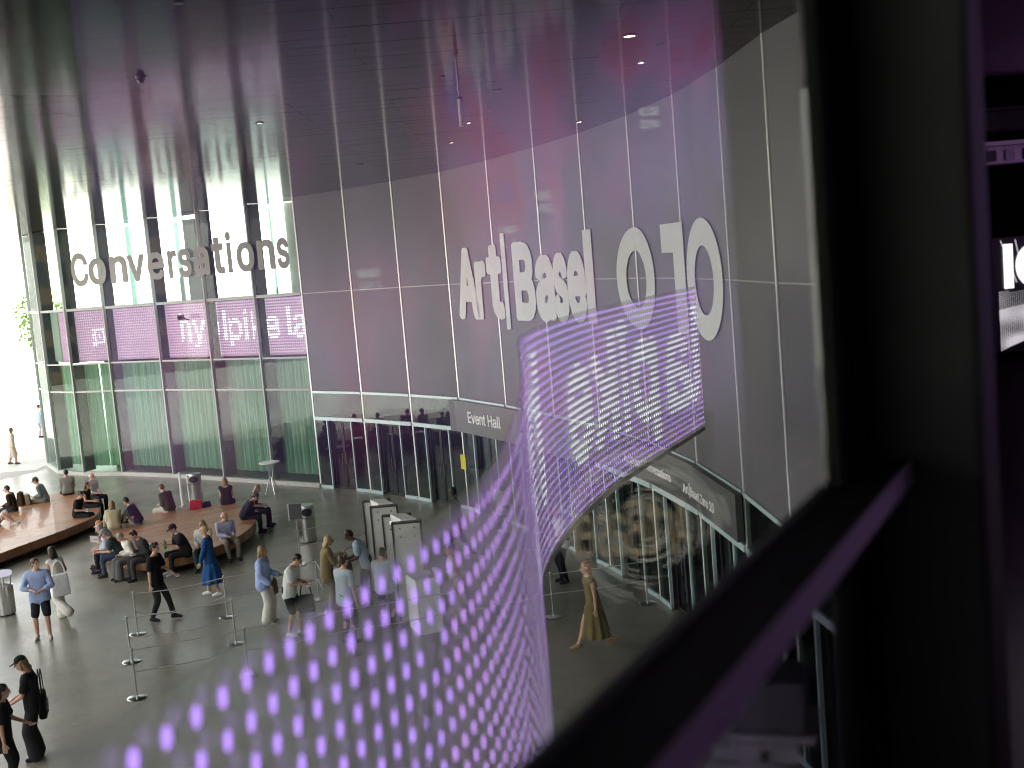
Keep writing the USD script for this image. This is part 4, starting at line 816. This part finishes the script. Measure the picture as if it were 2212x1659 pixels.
while s < RL - .03:
    _, d = rp(s); n = np.array([d[1], -d[0]]); c0, _ = rp(s)
    for r in range(rows):
        z = RB_ + .035 + (RT - RB_ - .07) * r / (rows - 1)
        k = 'w' if text.contains(sg.Point(RL - s, z)) else 'v%d' % min(2, int(3 * meshkit.noise(np.array([s * .9, z * 1.1, 3.3]))))
        vv = LOW.vertices * [.0135, .0, .0205]; vv = np.c_[c0[0] + vv[:, 0] * d[0] + vv[:, 1] * n[0], c0[1] + vv[:, 0] * d[1] + vv[:, 1] * n[1], z + vv[:, 2]]
        V[k][1].append(LOW.faces + len(V[k][0]) * len(LOW.vertices)); V[k][0].append(vv)
    s += pitch * (1.5 if 4.0 < c0[1] < 10 else 1.0)
for k, (a, b) in V.items():
    if a: obj('led_text' if k == 'w' else 'led_dots', trimesh.Trimesh(np.vstack(a), np.vstack(b), process=False), ledwh if k == 'w' else ledv[int(k[1])], rib, kind='stuff')
def rsheet(off, th, z0, z1, ds=.12):
    ss = np.arange(.0, RL, ds); ss = np.r_[ss, RL]; V_ = []
    for q in ss:
        a, _ = rp(q, off); b, _ = rp(q, off - th); V_ += [(*a, z0), (*b, z0), (*b, z1), (*a, z1)]
    Fq = []
    for j in range(len(ss) - 1):
        for e in range(4): a, b = j * 4 + e, j * 4 + (e + 1) % 4; Fq.append((a, a + 4, b + 4, b))
    L_ = len(ss) * 4; Fq += [(0, 1, 2, 3), (L_ - 1, L_ - 2, L_ - 3, L_ - 4)]
    return np.array(V_), np.array(Fq)
VEIL = .09
netm = usdkit.material(stage, '/World/Looks/led_net', {'t': ('transparent_bsdf', {'color': (1, 1, 1)}), 'd': ('diffuse_bsdf', {'color': (.8, .8, .77)}), 'tr': ('translucent_bsdf', {'color': (.8, .8, .77)}), 'a': ('mix_closure', {'fac': .5}), 'm': ('mix_closure', {'fac': VEIL})},
    [('d.BSDF', 'a.closure1'), ('tr.BSDF', 'a.closure2'), ('t.BSDF', 'm.closure1'), ('a.closure', 'm.closure2')], surface='m.closure')
obj('mesh_net', rsheet(-.010, .001, RB_ - .03, RT + .03), netm, rib, smooth=40)
obj('glass_sheet', rsheet(-.018, .006, RB_ - .03, RT + .03), glass('ribbon_glass', (.98, .99, .99), .10, .45), rib, smooth=40)
obj('bottom_trim', rsheet(-.010, .03, RB_ - .09, RB_ - .035), pm('trim_grey', (.42, .37, .34), .5), rib)
rd = thing('stay_rod', 'thin slanted pale rod bracing the LED screen at the bottom centre', 'rod')
def pray(x, y, dist):
    v = F_ + (x - 1106) / 2601.3 * RGT + (y - 829.5) / 2601.3 * DWN; return np.array([0, 0, H]) + v / np.linalg.norm(v) * dist
ra, rb2 = np.array([-.229, 3.083, 6.70]) * [1, 1, 1], None
RODA, RODB = pray(936, 1388, 2.5), pray(900, 1700, 2.0)
obj('rod', tube([RODA, RODB], .0042, 8), pm('rod_pale', (.8, .8, .8), .35, .3), rd); obj('tip', tube([RODA, RODA + (RODA - RODB) * .006], .007, 8), chrome, rd)

# ---------------------------------------------------------------- our window, column and room
N2 = np.array([.88936916, -.45718977]); T2 = np.array([.45718977, .88936916]); D2 = -.5227
def wp_(t, d): return N2 * (D2 + d) + T2 * t
def wbox(t0, t1, a, b, z0, z1): return prism([wp_(t0, a), wp_(t1, a), wp_(t1, b), wp_(t0, b)], z0, z1)
FL, CL = 5.1, 9.6
blackm = pm('window_frame_black', (.014, .017, .014), .75, var=.1, spec=.08); railm = pm('rail_satin', (.008, .011, .009), .6, var=.1, spec=.2); railf = pm('rail_face', (.62, .5, .78), .6, var=.03)
wn = thing('window_wall', 'tall interior window with black frame and slanting transom rail in front of the camera', 'window')
pane = glass('window_pane', (.95, .965, .955), .07, .42)
obj('upper_pane', wbox(-4.2, 2.34, -.012, -.004, 6.86, CL), pane, wn); obj('lower_pane', wbox(-4.2, 2.34, -.012, -.004, FL, 6.845), glass('lower_pane_dark', (.46, .45, .50), .05, .42), wn, label='dark tinted lower pane')
obj('rail', wbox(-4.2, 2.655, .0, .103, 6.848, 6.90), railm, wn); obj('rail_face', wbox(-4.2, 2.655, .1035, .1065, 6.848, 6.899), railf, wn); obj('rail_gasket', wbox(-4.2, 2.34, -.02, -.0005, 6.845, 6.905), pm('gasket_green', (.02, .035, .028), .4), wn)
obj('post', wbox(2.345, 2.455, -.0125, .02, FL, CL), blackm, wn); obj('post', wbox(2.458, 2.56, -.0125, .004, FL, CL), blackm, wn); obj('post', wbox(2.563, 2.645, -.0125, .03, FL, CL), blackm, wn); obj('post_bead', wbox(2.646, 2.656, -.04, .012, FL, 8.9), pm('bead_grey', (.12, .125, .11), .35, .4), wn)
cq = sg.Polygon([(0.003, 0), (.252, 0), (.252, .33), (0.003, .33)]).buffer(-.02).buffer(.02, 6)
cm_ = ext(cq, CL - FL, 0); v = np.array(cm_.vertices); v2 = np.array([np.r_[wp_(2.66 + b, a), c + FL] for a, b, c in v]); 
col = thing('interior_column', 'broad dark column with rounded edges beside the window', 'column')
obj('shaft', trimesh.Trimesh(v2, cm_.faces[:, ::-1] if False else cm_.faces, process=False), pm('column_paint', (.036, .039, .040), .7, spec=.2, var=.08), col, smooth=30)
obj('skirting', wbox(2.65, 3.0, .0, .26, FL, FL + .01), dark, col)
RP = [tuple(wp_(-4.2, -.02)), tuple(wp_(2.97, -.02)), (1.98, 5.2), (2.94, 7.6), (3.81, 10.5), (4.06, 13.3), (3.73, 16.15), (3.62, 19.5), (13, 19.5), (13, -4.1), (-2.2, -4.1)]
rf_ = thing('room_floor', None, None, kind='structure'); obj('slab', ext(sg.Polygon(RP).buffer(0), .12, FL - .12), pm('room_floor_dark', (.035, .03, .03), .35, var=.2), rf_)
rc_ = thing('room_ceiling', None, None, kind='structure'); obj('slab', ext(sg.Polygon(RP).buffer(0), .1, CL + .002), pm('room_ceiling_paint', (.42, .40, .40), .7, var=.05), rc_)
rw = thing('room_wall', None, None, kind='structure'); wall = pm('room_wall_dark', (.03, .03, .032), .7)
pl = [np.array(p) for p in RP]
for i in (1, 2, 3, 4, 5, 6, 7, 8, 9, 10):
    a, b = pl[i], pl[(i + 1) % len(pl)]
    if i == 10: continue
    d = (b - a) / np.linalg.norm(b - a); n = np.array([d[1], -d[0]])
    obj('wall', prism([a, b, b + n * .08, a + n * .08] if i > 6 else [a, b, b + n * .03, a + n * .03], FL, CL), wall, rw)
hw2 = thing('hall_wing', None, None, kind='structure'); hwm = pm('wing_wall', (.06, .06, .062), .5)
for k in range(12): obj('wall_bay', wbox(-4.35 - 3 * (k + 1), -4.37 - 3 * k, -.3, .3, 0, 10.0), hwm, hw2)
for k in range(2): obj('wall_bay', wbox(-4.3 + 3.4 * k, -.92 + 3.4 * k, .05, .35, 0, 5.0), hwm, hw2)
# screen with the numerals at the right edge, trays above it
s1 = thing('video_screen', 'bright video screen showing 10 above a swirl of dots, cut by the right edge', 'screen')
obj('panel', box(3.66, 5.6, 9.02, 9.1, 6.38, 7.24), pm('screen_black', (.012, .012, .014), .3), s1)
wscr = em('screen_white', (1, .98, 1), 1.6); gscr = em('screen_dots', (.8, .74, .82), .75)
obj('numeral', box(3.735, 3.803, 9.0, 9.01, 6.86, 7.19), wscr, s1)
oo = sg.Point(0, 0).buffer(1, 40); oo = sa.scale(oo, .14, .165).difference(sa.scale(sg.Point(0, 0).buffer(1, 40), .07, .09))
om = ext(sa.translate(oo, 3.965, 7.02), .01); om.apply_transform(trimesh.transformations.rotation_matrix(math.pi / 2, (1, 0, 0))); om.apply_translation((0, 9.01, 0)); obj('numeral', om, wscr, s1)
qs = []
for i in range(120):
    for j in range(34):
        x = 3.70 + i * .0155; z = 6.40 + j * .0155 + .09 * math.sin((x - 3.7) * 5) * (1 - j / 34)
        if z < 6.40 or z > 6.84: continue
        a = meshkit.noise(np.array([x * 6, z * 9, 1.])) ; r_ = .0062 * (0.25 + 1.0 * a) * (1.15 if j < 20 else .55)
        qs.append(box(x - r_, x + r_, 9.012, 9.0195, z - r_, z + r_))
obj('dot_swirl', cat(qs), gscr, s1, kind='stuff')
obj('ray', cat([tube([(3.83 + k * .06, 9.014, 6.90), (3.72 + k * .11, 9.014, 7.22)], .004, 4) for k in range(14)]), gscr, s1)
ct = thing('cable_tray', 'white ceiling tray with small boxes near the right edge', 'cable tray', (0, 0, 0))
trm = pm('tray_white', (.62, .6, .58), .5); obj('tray', box(3.74, 7.5, 9.3, 9.6, 7.80, 7.93), trm, ct); obj('tray_top', box(3.72, 7.5, 9.25, 9.65, 7.935, 7.965), trm, ct)
for k in range(5): obj('socket', box(3.76 + k * .14, 3.83 + k * .14, 9.285, 9.299, 7.82, 7.90), dark if k % 2 == 0 else pm('socket_grey', (.4, .4, .4), .5), ct)
c2 = thing('ceiling_beam', 'pale beam higher up behind the tray at the right edge', 'beam'); obj('beam', box(4.4, 9, 11.0, 11.3, 8.18, 8.34), trm, c2); obj('flange', box(4.38, 9, 10.95, 11.35, 8.345, 8.37), trm, c2)
vw = thing('far_video_wall', 'violet video wall at the far end of the room, glowing on its ceiling', 'video wall')
obj('screen', box(9.2, 12.8, 19.32, 19.38, 6.2, 8.7), em('violet_screen', (.62, .26, .75), 1.1), vw); obj('frame', box(9.1, 12.9, 19.381, 19.45, 6.1, 8.8), dark, vw)
# art video wall: seen as the coloured reflections in the window
AW0, AW1 = np.array([6.3, 2.75]), np.array([4.40, 8.95])
d = AW1 - AW0; aw_n = np.array([d[1], -d[0]]) / np.linalg.norm(d)
if aw_n @ (np.array([0, 2.]) - AW0) < 0: aw_n = -aw_n
am_ = usdkit.material(stage, '/World/Looks/art_wall', {'g': ('geometry', {}), 'mp': ('mapping', {'scale': (1.3, 1.3, .55)}), 'n': ('noise_texture', {'scale': 1.35, 'detail': 2.0, 'roughness': .55, 'distortion': .3}),
    'mp2': ('mapping', {'location': (9, 4, 2), 'scale': (1.1, 1.1, .5)}), 'n2': ('noise_texture', {'scale': .9, 'detail': 2.0}),
    'r': ('rgb_ramp', {'ramp': [(.28, (.075, .062, .09)), (.42, (.10, .075, .16)), (.52, (.13, .085, .2)), (.6, (.22, .09, .24)), (.66, (.24, .06, .17)), (.75, (.10, .06, .34))]}),
    'sx': ('separate_xyz', {}), 'fz': ('map_range', {'range_type': 'smoothstep', 'from_min': 5.7, 'from_max': 7.0, 'to_min': 0.0, 'to_max': 1.0, 'clamp': True}), 'fy': ('map_range', {'range_type': 'smoothstep', 'from_min': 7.9, 'from_max': 9.3, 'to_min': 1.0, 'to_max': 0.3, 'clamp': True}), 'my': ('math', {'math_type': 'multiply'}), 'mz': ('math', {'math_type': 'multiply'}), 'k': ('map_range', {'from_min': .3, 'from_max': .65, 'to_min': .35, 'to_max': 1.15, 'clamp': True}), 'mk': ('math', {'math_type': 'multiply', 'value2': 3.4 * EM}), 'e': ('emission', {})},
    [('g.position', 'mp.vector'), ('mp.vector', 'n.vector'), ('g.position', 'mp2.vector'), ('mp2.vector', 'n2.vector'), ('n.fac', 'r.fac'), ('r.color', 'e.color'), ('n2.fac', 'k.value'), ('k.result', 'mk.value1'), ('g.position', 'sx.vector'), ('sx.z', 'fz.value'), ('sx.z', 'fy.value'), ('fz.result', 'my.value1'), ('fy.result', 'my.value2'), ('my.value', 'mz.value1'), ('mk.value', 'mz.value2'), ('mz.value', 'e.strength')], surface='e.emission')
art = thing('art_video_wall', 'large video wall of drifting purple and red colour, mirrored in the window', 'video wall')
obj('screen', prism([AW0, AW1, AW1 - aw_n * .06, AW0 - aw_n * .06], 5.6, CL - .02), am_, art)
obj('frame', prism([AW0 - aw_n * .061, AW1 - aw_n * .061, AW1 - aw_n * .12, AW0 - aw_n * .12], FL, CL - .001), dark, art)
def mirror(p):
    p = np.array(p, float); p[:2] -= 2 * (N2 @ p[:2] - D2) * N2; return p
CM = mirror((0, 0, H))
def onart(x, y):
    q = mirror(pray(x, y, 1.0)); v = q - CM; t = ((AW0 - CM[:2]) @ aw_n) / (v[:2] @ aw_n); return CM + v * t
dz_ = d / np.linalg.norm(d)
for i, (x, y, rowsT) in enumerate([(800, 590, ('NBMMM', 'F 744')), (1100, 497, ('YMM_F', '! 7')), (1178, 422, ('3NIV', '1094')), (1405, 240, ('SCLLR', '49921'))]):
    c = onart(x, y)
    for j, tx in enumerate(rowsT):
        p = fit(textpoly(tx, False), -.07, .07, -.028, .028) if len(tx) > 4 else fit(textpoly(tx, False), -.05, .06, -.028, .028)
        m = ext(p, .004); v = np.array(m.vertices); 
        w = np.array([np.r_[c[:2] - dz_ * a + aw_n * (.004 + e), c[2] - j * .085 + b] for a, b, e in v]); obj('caption', trimesh.Trimesh(w, m.faces, process=False), em('caption_white', (.8, .8, .85), 1.8), art)
# low display panel with letters and a swirl of fine arcs, mirrored in the window
q0, q1 = mirror(pray(1215, 1130, 5.)), mirror(pray(1560, 1130, 5.)); ql, qr = mirror(pray(1240, 1130, 5.)), mirror(pray(1500, 1130, 5.)); qc = mirror(pray(1400, 1130, 5.))
dd = (q0 - q1)[:2]; dd /= np.linalg.norm(dd); nn = np.array([-dd[1], dd[0]]); nn = nn if nn @ (np.zeros(2) - q0[:2]) > 0 else -nn
dp = thing('display_panel', 'low dark panel with brown Art|Basel letters and fine swirl arcs, mirrored in glass', 'display')
obj('panel', prism([q1[:2] - nn * .01, q0[:2] - nn * .01, q0[:2] - nn * .06, q1[:2] - nn * .06], FL + .02, 6.72), pm('panel_black', (.01, .01, .01), .6), dp)
bm_ = em('letter_brown', (.55, .43, .28), 1.1); x_ = 0; wid = np.linalg.norm((qr - ql)[:2]); tot = [('A', 1.0), ('r', .6), ('t', .65), ('|', .2), ('B', .95), ('a', .85), ('s', .8), ('e', .9), ('l', .35)]; k = wid / sum(w for _, w in tot)
for ch, w in tot:
    base = sg.box(0, 0, 1, 1) if ch in '|l' else textpoly(ch, False)
    p = fit(base, x_ * k + .004, (x_ + w) * k - .006, 0, .235 if ch in 'AtBl|' else .185); x_ += w
    m = ext(p, .006); v = np.array(m.vertices); c0 = qr[:2]
    obj('letter', trimesh.Trimesh(np.array([np.r_[c0 + dd * a + nn * e, 6.14 + b] for a, b, e in v]), m.faces, process=False), bm_, dp)
arcs = []
for i in range(34):
    r_ = .035 + .0095 * i; cx_, cz_ = rng.gauss(0, .004), rng.gauss(0, .004)
    for _ in range(3):
        a0 = rng.random() * 6.28; ln = rng.uniform(.5, 1.9); aa = np.linspace(a0, a0 + ln, 14)
        V_ = []
        for a in aa:
            for q in (-.0011, .0011): V_.append(np.r_[qc[:2] + dd * (cx_ + (r_ + q) * math.cos(a)) + nn * (.004 if i % 2 else .0045), 6.26 + cz_ + (r_ + q) * math.sin(a)])
        arcs.append(trimesh.Trimesh(np.array(V_), [f for j in range(13) for f in ((2 * j, 2 * j + 1, 2 * j + 3), (2 * j, 2 * j + 3, 2 * j + 2))], process=False))
obj('swirl', cat(arcs), em('arc_white', (.75, .68, .6), 2.2), dp, kind='stuff')
# white instrument on a pedestal, mirrored in the lower pane
dv = 3.0
pc = pray(1650, 1545, dv); dev = thing('white_projector', 'white projector head on a round pedestal outside the dark lower pane', 'projector', (pc[0], pc[1], 0), math.radians(-18)); pc = np.array([0, 0, pc[2]])
wm = pm('device_white', (.72, .7, .72), .4, var=.04); wg = pm('device_grey', (.2, .18, .22), .4); zc = pc[2]
k = dv / 2601.3
dz = .95
def dbox(a, b, c, d_, e, f_): return box(a * dz, b * dz, c * dz, d_ * dz, zc + e * dz, zc + f_ * dz)
obj('head', dbox(-.085, .105, -.08, .09, -.01, .11), wg, dev); obj('shelf', dbox(-.09, .13, -.1, .1, -.03, -.012), wm, dev); obj('body', dbox(-.12, .09, -.11, .08, -.075, -.032), wm, dev); obj('tray', dbox(-.14, .06, -.12, .06, -.12, -.078), wm, dev)
obj('pedestal', trimesh.creation.cylinder(.055 * dz, zc - .12 - 5.1, sections=24).apply_translation((.01, -.01, (zc - .12 + 5.1) / 2)), wm, dev, smooth=30); obj('ring', trimesh.creation.cylinder(.058 * dz, .016, sections=24).apply_translation((.01, -.01, zc - .22)), dark, dev)
obj('button', dbox(-.0, .02, -.125, -.112, -.065, -.045), dark, dev)
hs = thing('ribbed_hose', 'pale ribbed sleeve-like hose beside the projector outside the lower pane', 'hose', (*pray(1512, 1655, dv)[:2], 0))
HT = pray(1512, 1590, dv)[2]
obj('hose', lathe([(.0, 5.1)] + [(.05 + .006 * (i % 2), HT - .5 + .0125 * i) for i in range(40)] + [(0, HT)], 20), pm('hose_pale', (.5, .46, .4), .7), hs, smooth=30); obj('clip', tube([(0, 0, HT), (0, 0, HT + .03)], .04, 12), dark, hs)
ldg = thing('service_ledge', 'service ledge outside the window carrying the projector', 'ledge'); obj('deck', wbox(.5, 2.6, -1.0, -.06, 5.04, 5.1), dark, ldg); obj('edge', wbox(.5, 2.6, -1.04, -1.001, 5.0, 5.14), dark, ldg)

# ---------------------------------------------------------------- outdoors beyond the roof: tree and pale house front
tr = thing('plaza_tree', 'sunlit green tree outside at the far left edge', 'tree', (-32.7, 86, 0))
obj('trunk', cat([trimesh.creation.cone(.28, 5.5, sections=10)] + [tube([(0, 0, 2.6), (math.cos(a) * 1.3, math.sin(a) * 1.3, 4.6)], .07, 6) for a in np.arange(6)]), pm('bark', (.1, .075, .05), .9, bump=.4), tr)
LV = []; 
for k in range(1300):
    c = nrng.normal(0, 1, 3); c /= np.linalg.norm(c); r_ = nrng.random() ** .4; p = c * r_ * np.array([2.1, 2.1, 2.4]) * (0.7 + .5 * meshkit.noise(c * 2.2 + 5)) + [0, 0, 5.6]
    a, b = nrng.normal(0, 1, 3), nrng.normal(0, 1, 3); a /= np.linalg.norm(a); b -= a * (a @ b); b /= np.linalg.norm(b); s_ = nrng.uniform(.1, .2); LV.append([p - a * s_, p + b * s_ * .6, p + a * s_, p - b * s_ * .6])
LV = np.array(LV).reshape(-1, 3); n_ = len(LV) // 4; fq = np.arange(n_ * 4).reshape(-1, 4)
obj('crown', (LV, fq), usdkit.material(stage, '/World/Looks/leaves', {'d': ('diffuse_bsdf', {'color': (.07, .12, .03)}), 't': ('translucent_bsdf', {'color': (.1, .18, .03)}), 'm': ('mix_closure', {'fac': .4})}, [('d.BSDF', 'm.closure1'), ('t.BSDF', 'm.closure2')], surface='m.closure'), tr, kind='stuff')
hb = thing('pale_town_house', 'pale sunlit town house front outside at the far left', 'building', (-66, 128, 0))
hw_ = pm('render_pale', (.62, .6, .55), .8); obj('wall', box(-12, 22, 0, 8, 0, 15), hw_, hb); obj('roof', prism([(-12.5, -.5), (22.5, -.5), (22.5, 8.5), (-12.5, 8.5)], 15, 15.6), pm('roof_grey', (.25, .24, .23), .7), hb)
for i in range(10):
    for j in range(4):
        w = obj('window', box(-10.6 + i * 3.3, -9.2 + i * 3.3, -.03, .02, 1.6 + j * 3.4, 3.6 + j * 3.4), pm('window_pale', (.4, .42, .42), .3), hb); obj('sill', box(-10.7 + i * 3.3, -9.1 + i * 3.3, -.14, -.031, 1.45 + j * 3.4, 1.6 + j * 3.4), hw_, w)

for k, (y, w, h, c, lab) in enumerate([(-6, 22, 15, (.16, .13, .11), 'brown town house across the street, mirrored in the left glass, nearest of three'), (18, 24, 18, (.2, .19, .17), 'grey town house across the street, mirrored in the left glass, middle of three'), (44, 26, 16, (.22, .17, .12), 'ochre town house across the street, mirrored in the left glass, farthest of three')]):
    t = thing('town_house', lab, 'building', (-72, y, 0)); m = pm('house_wall_%d' % k, c, .85)
    obj('wall', box(-8, 0, 0, w, 0, h), m, t); obj('roof', box(-8.4, .4, -.3, w + .3, h, h + .5), pm('roof_grey', (.25, .24, .23), .7), t)
    for i in range(int(w / 3.2)):
        for j in range(int(h / 3.6)): obj('window', box(-.02, .03, 1 + i * 3.2, 2.5 + i * 3.2, 1.2 + j * 3.5, 3.2 + j * 3.5), pm('window_dark', (.08, .09, .1), .1), t)
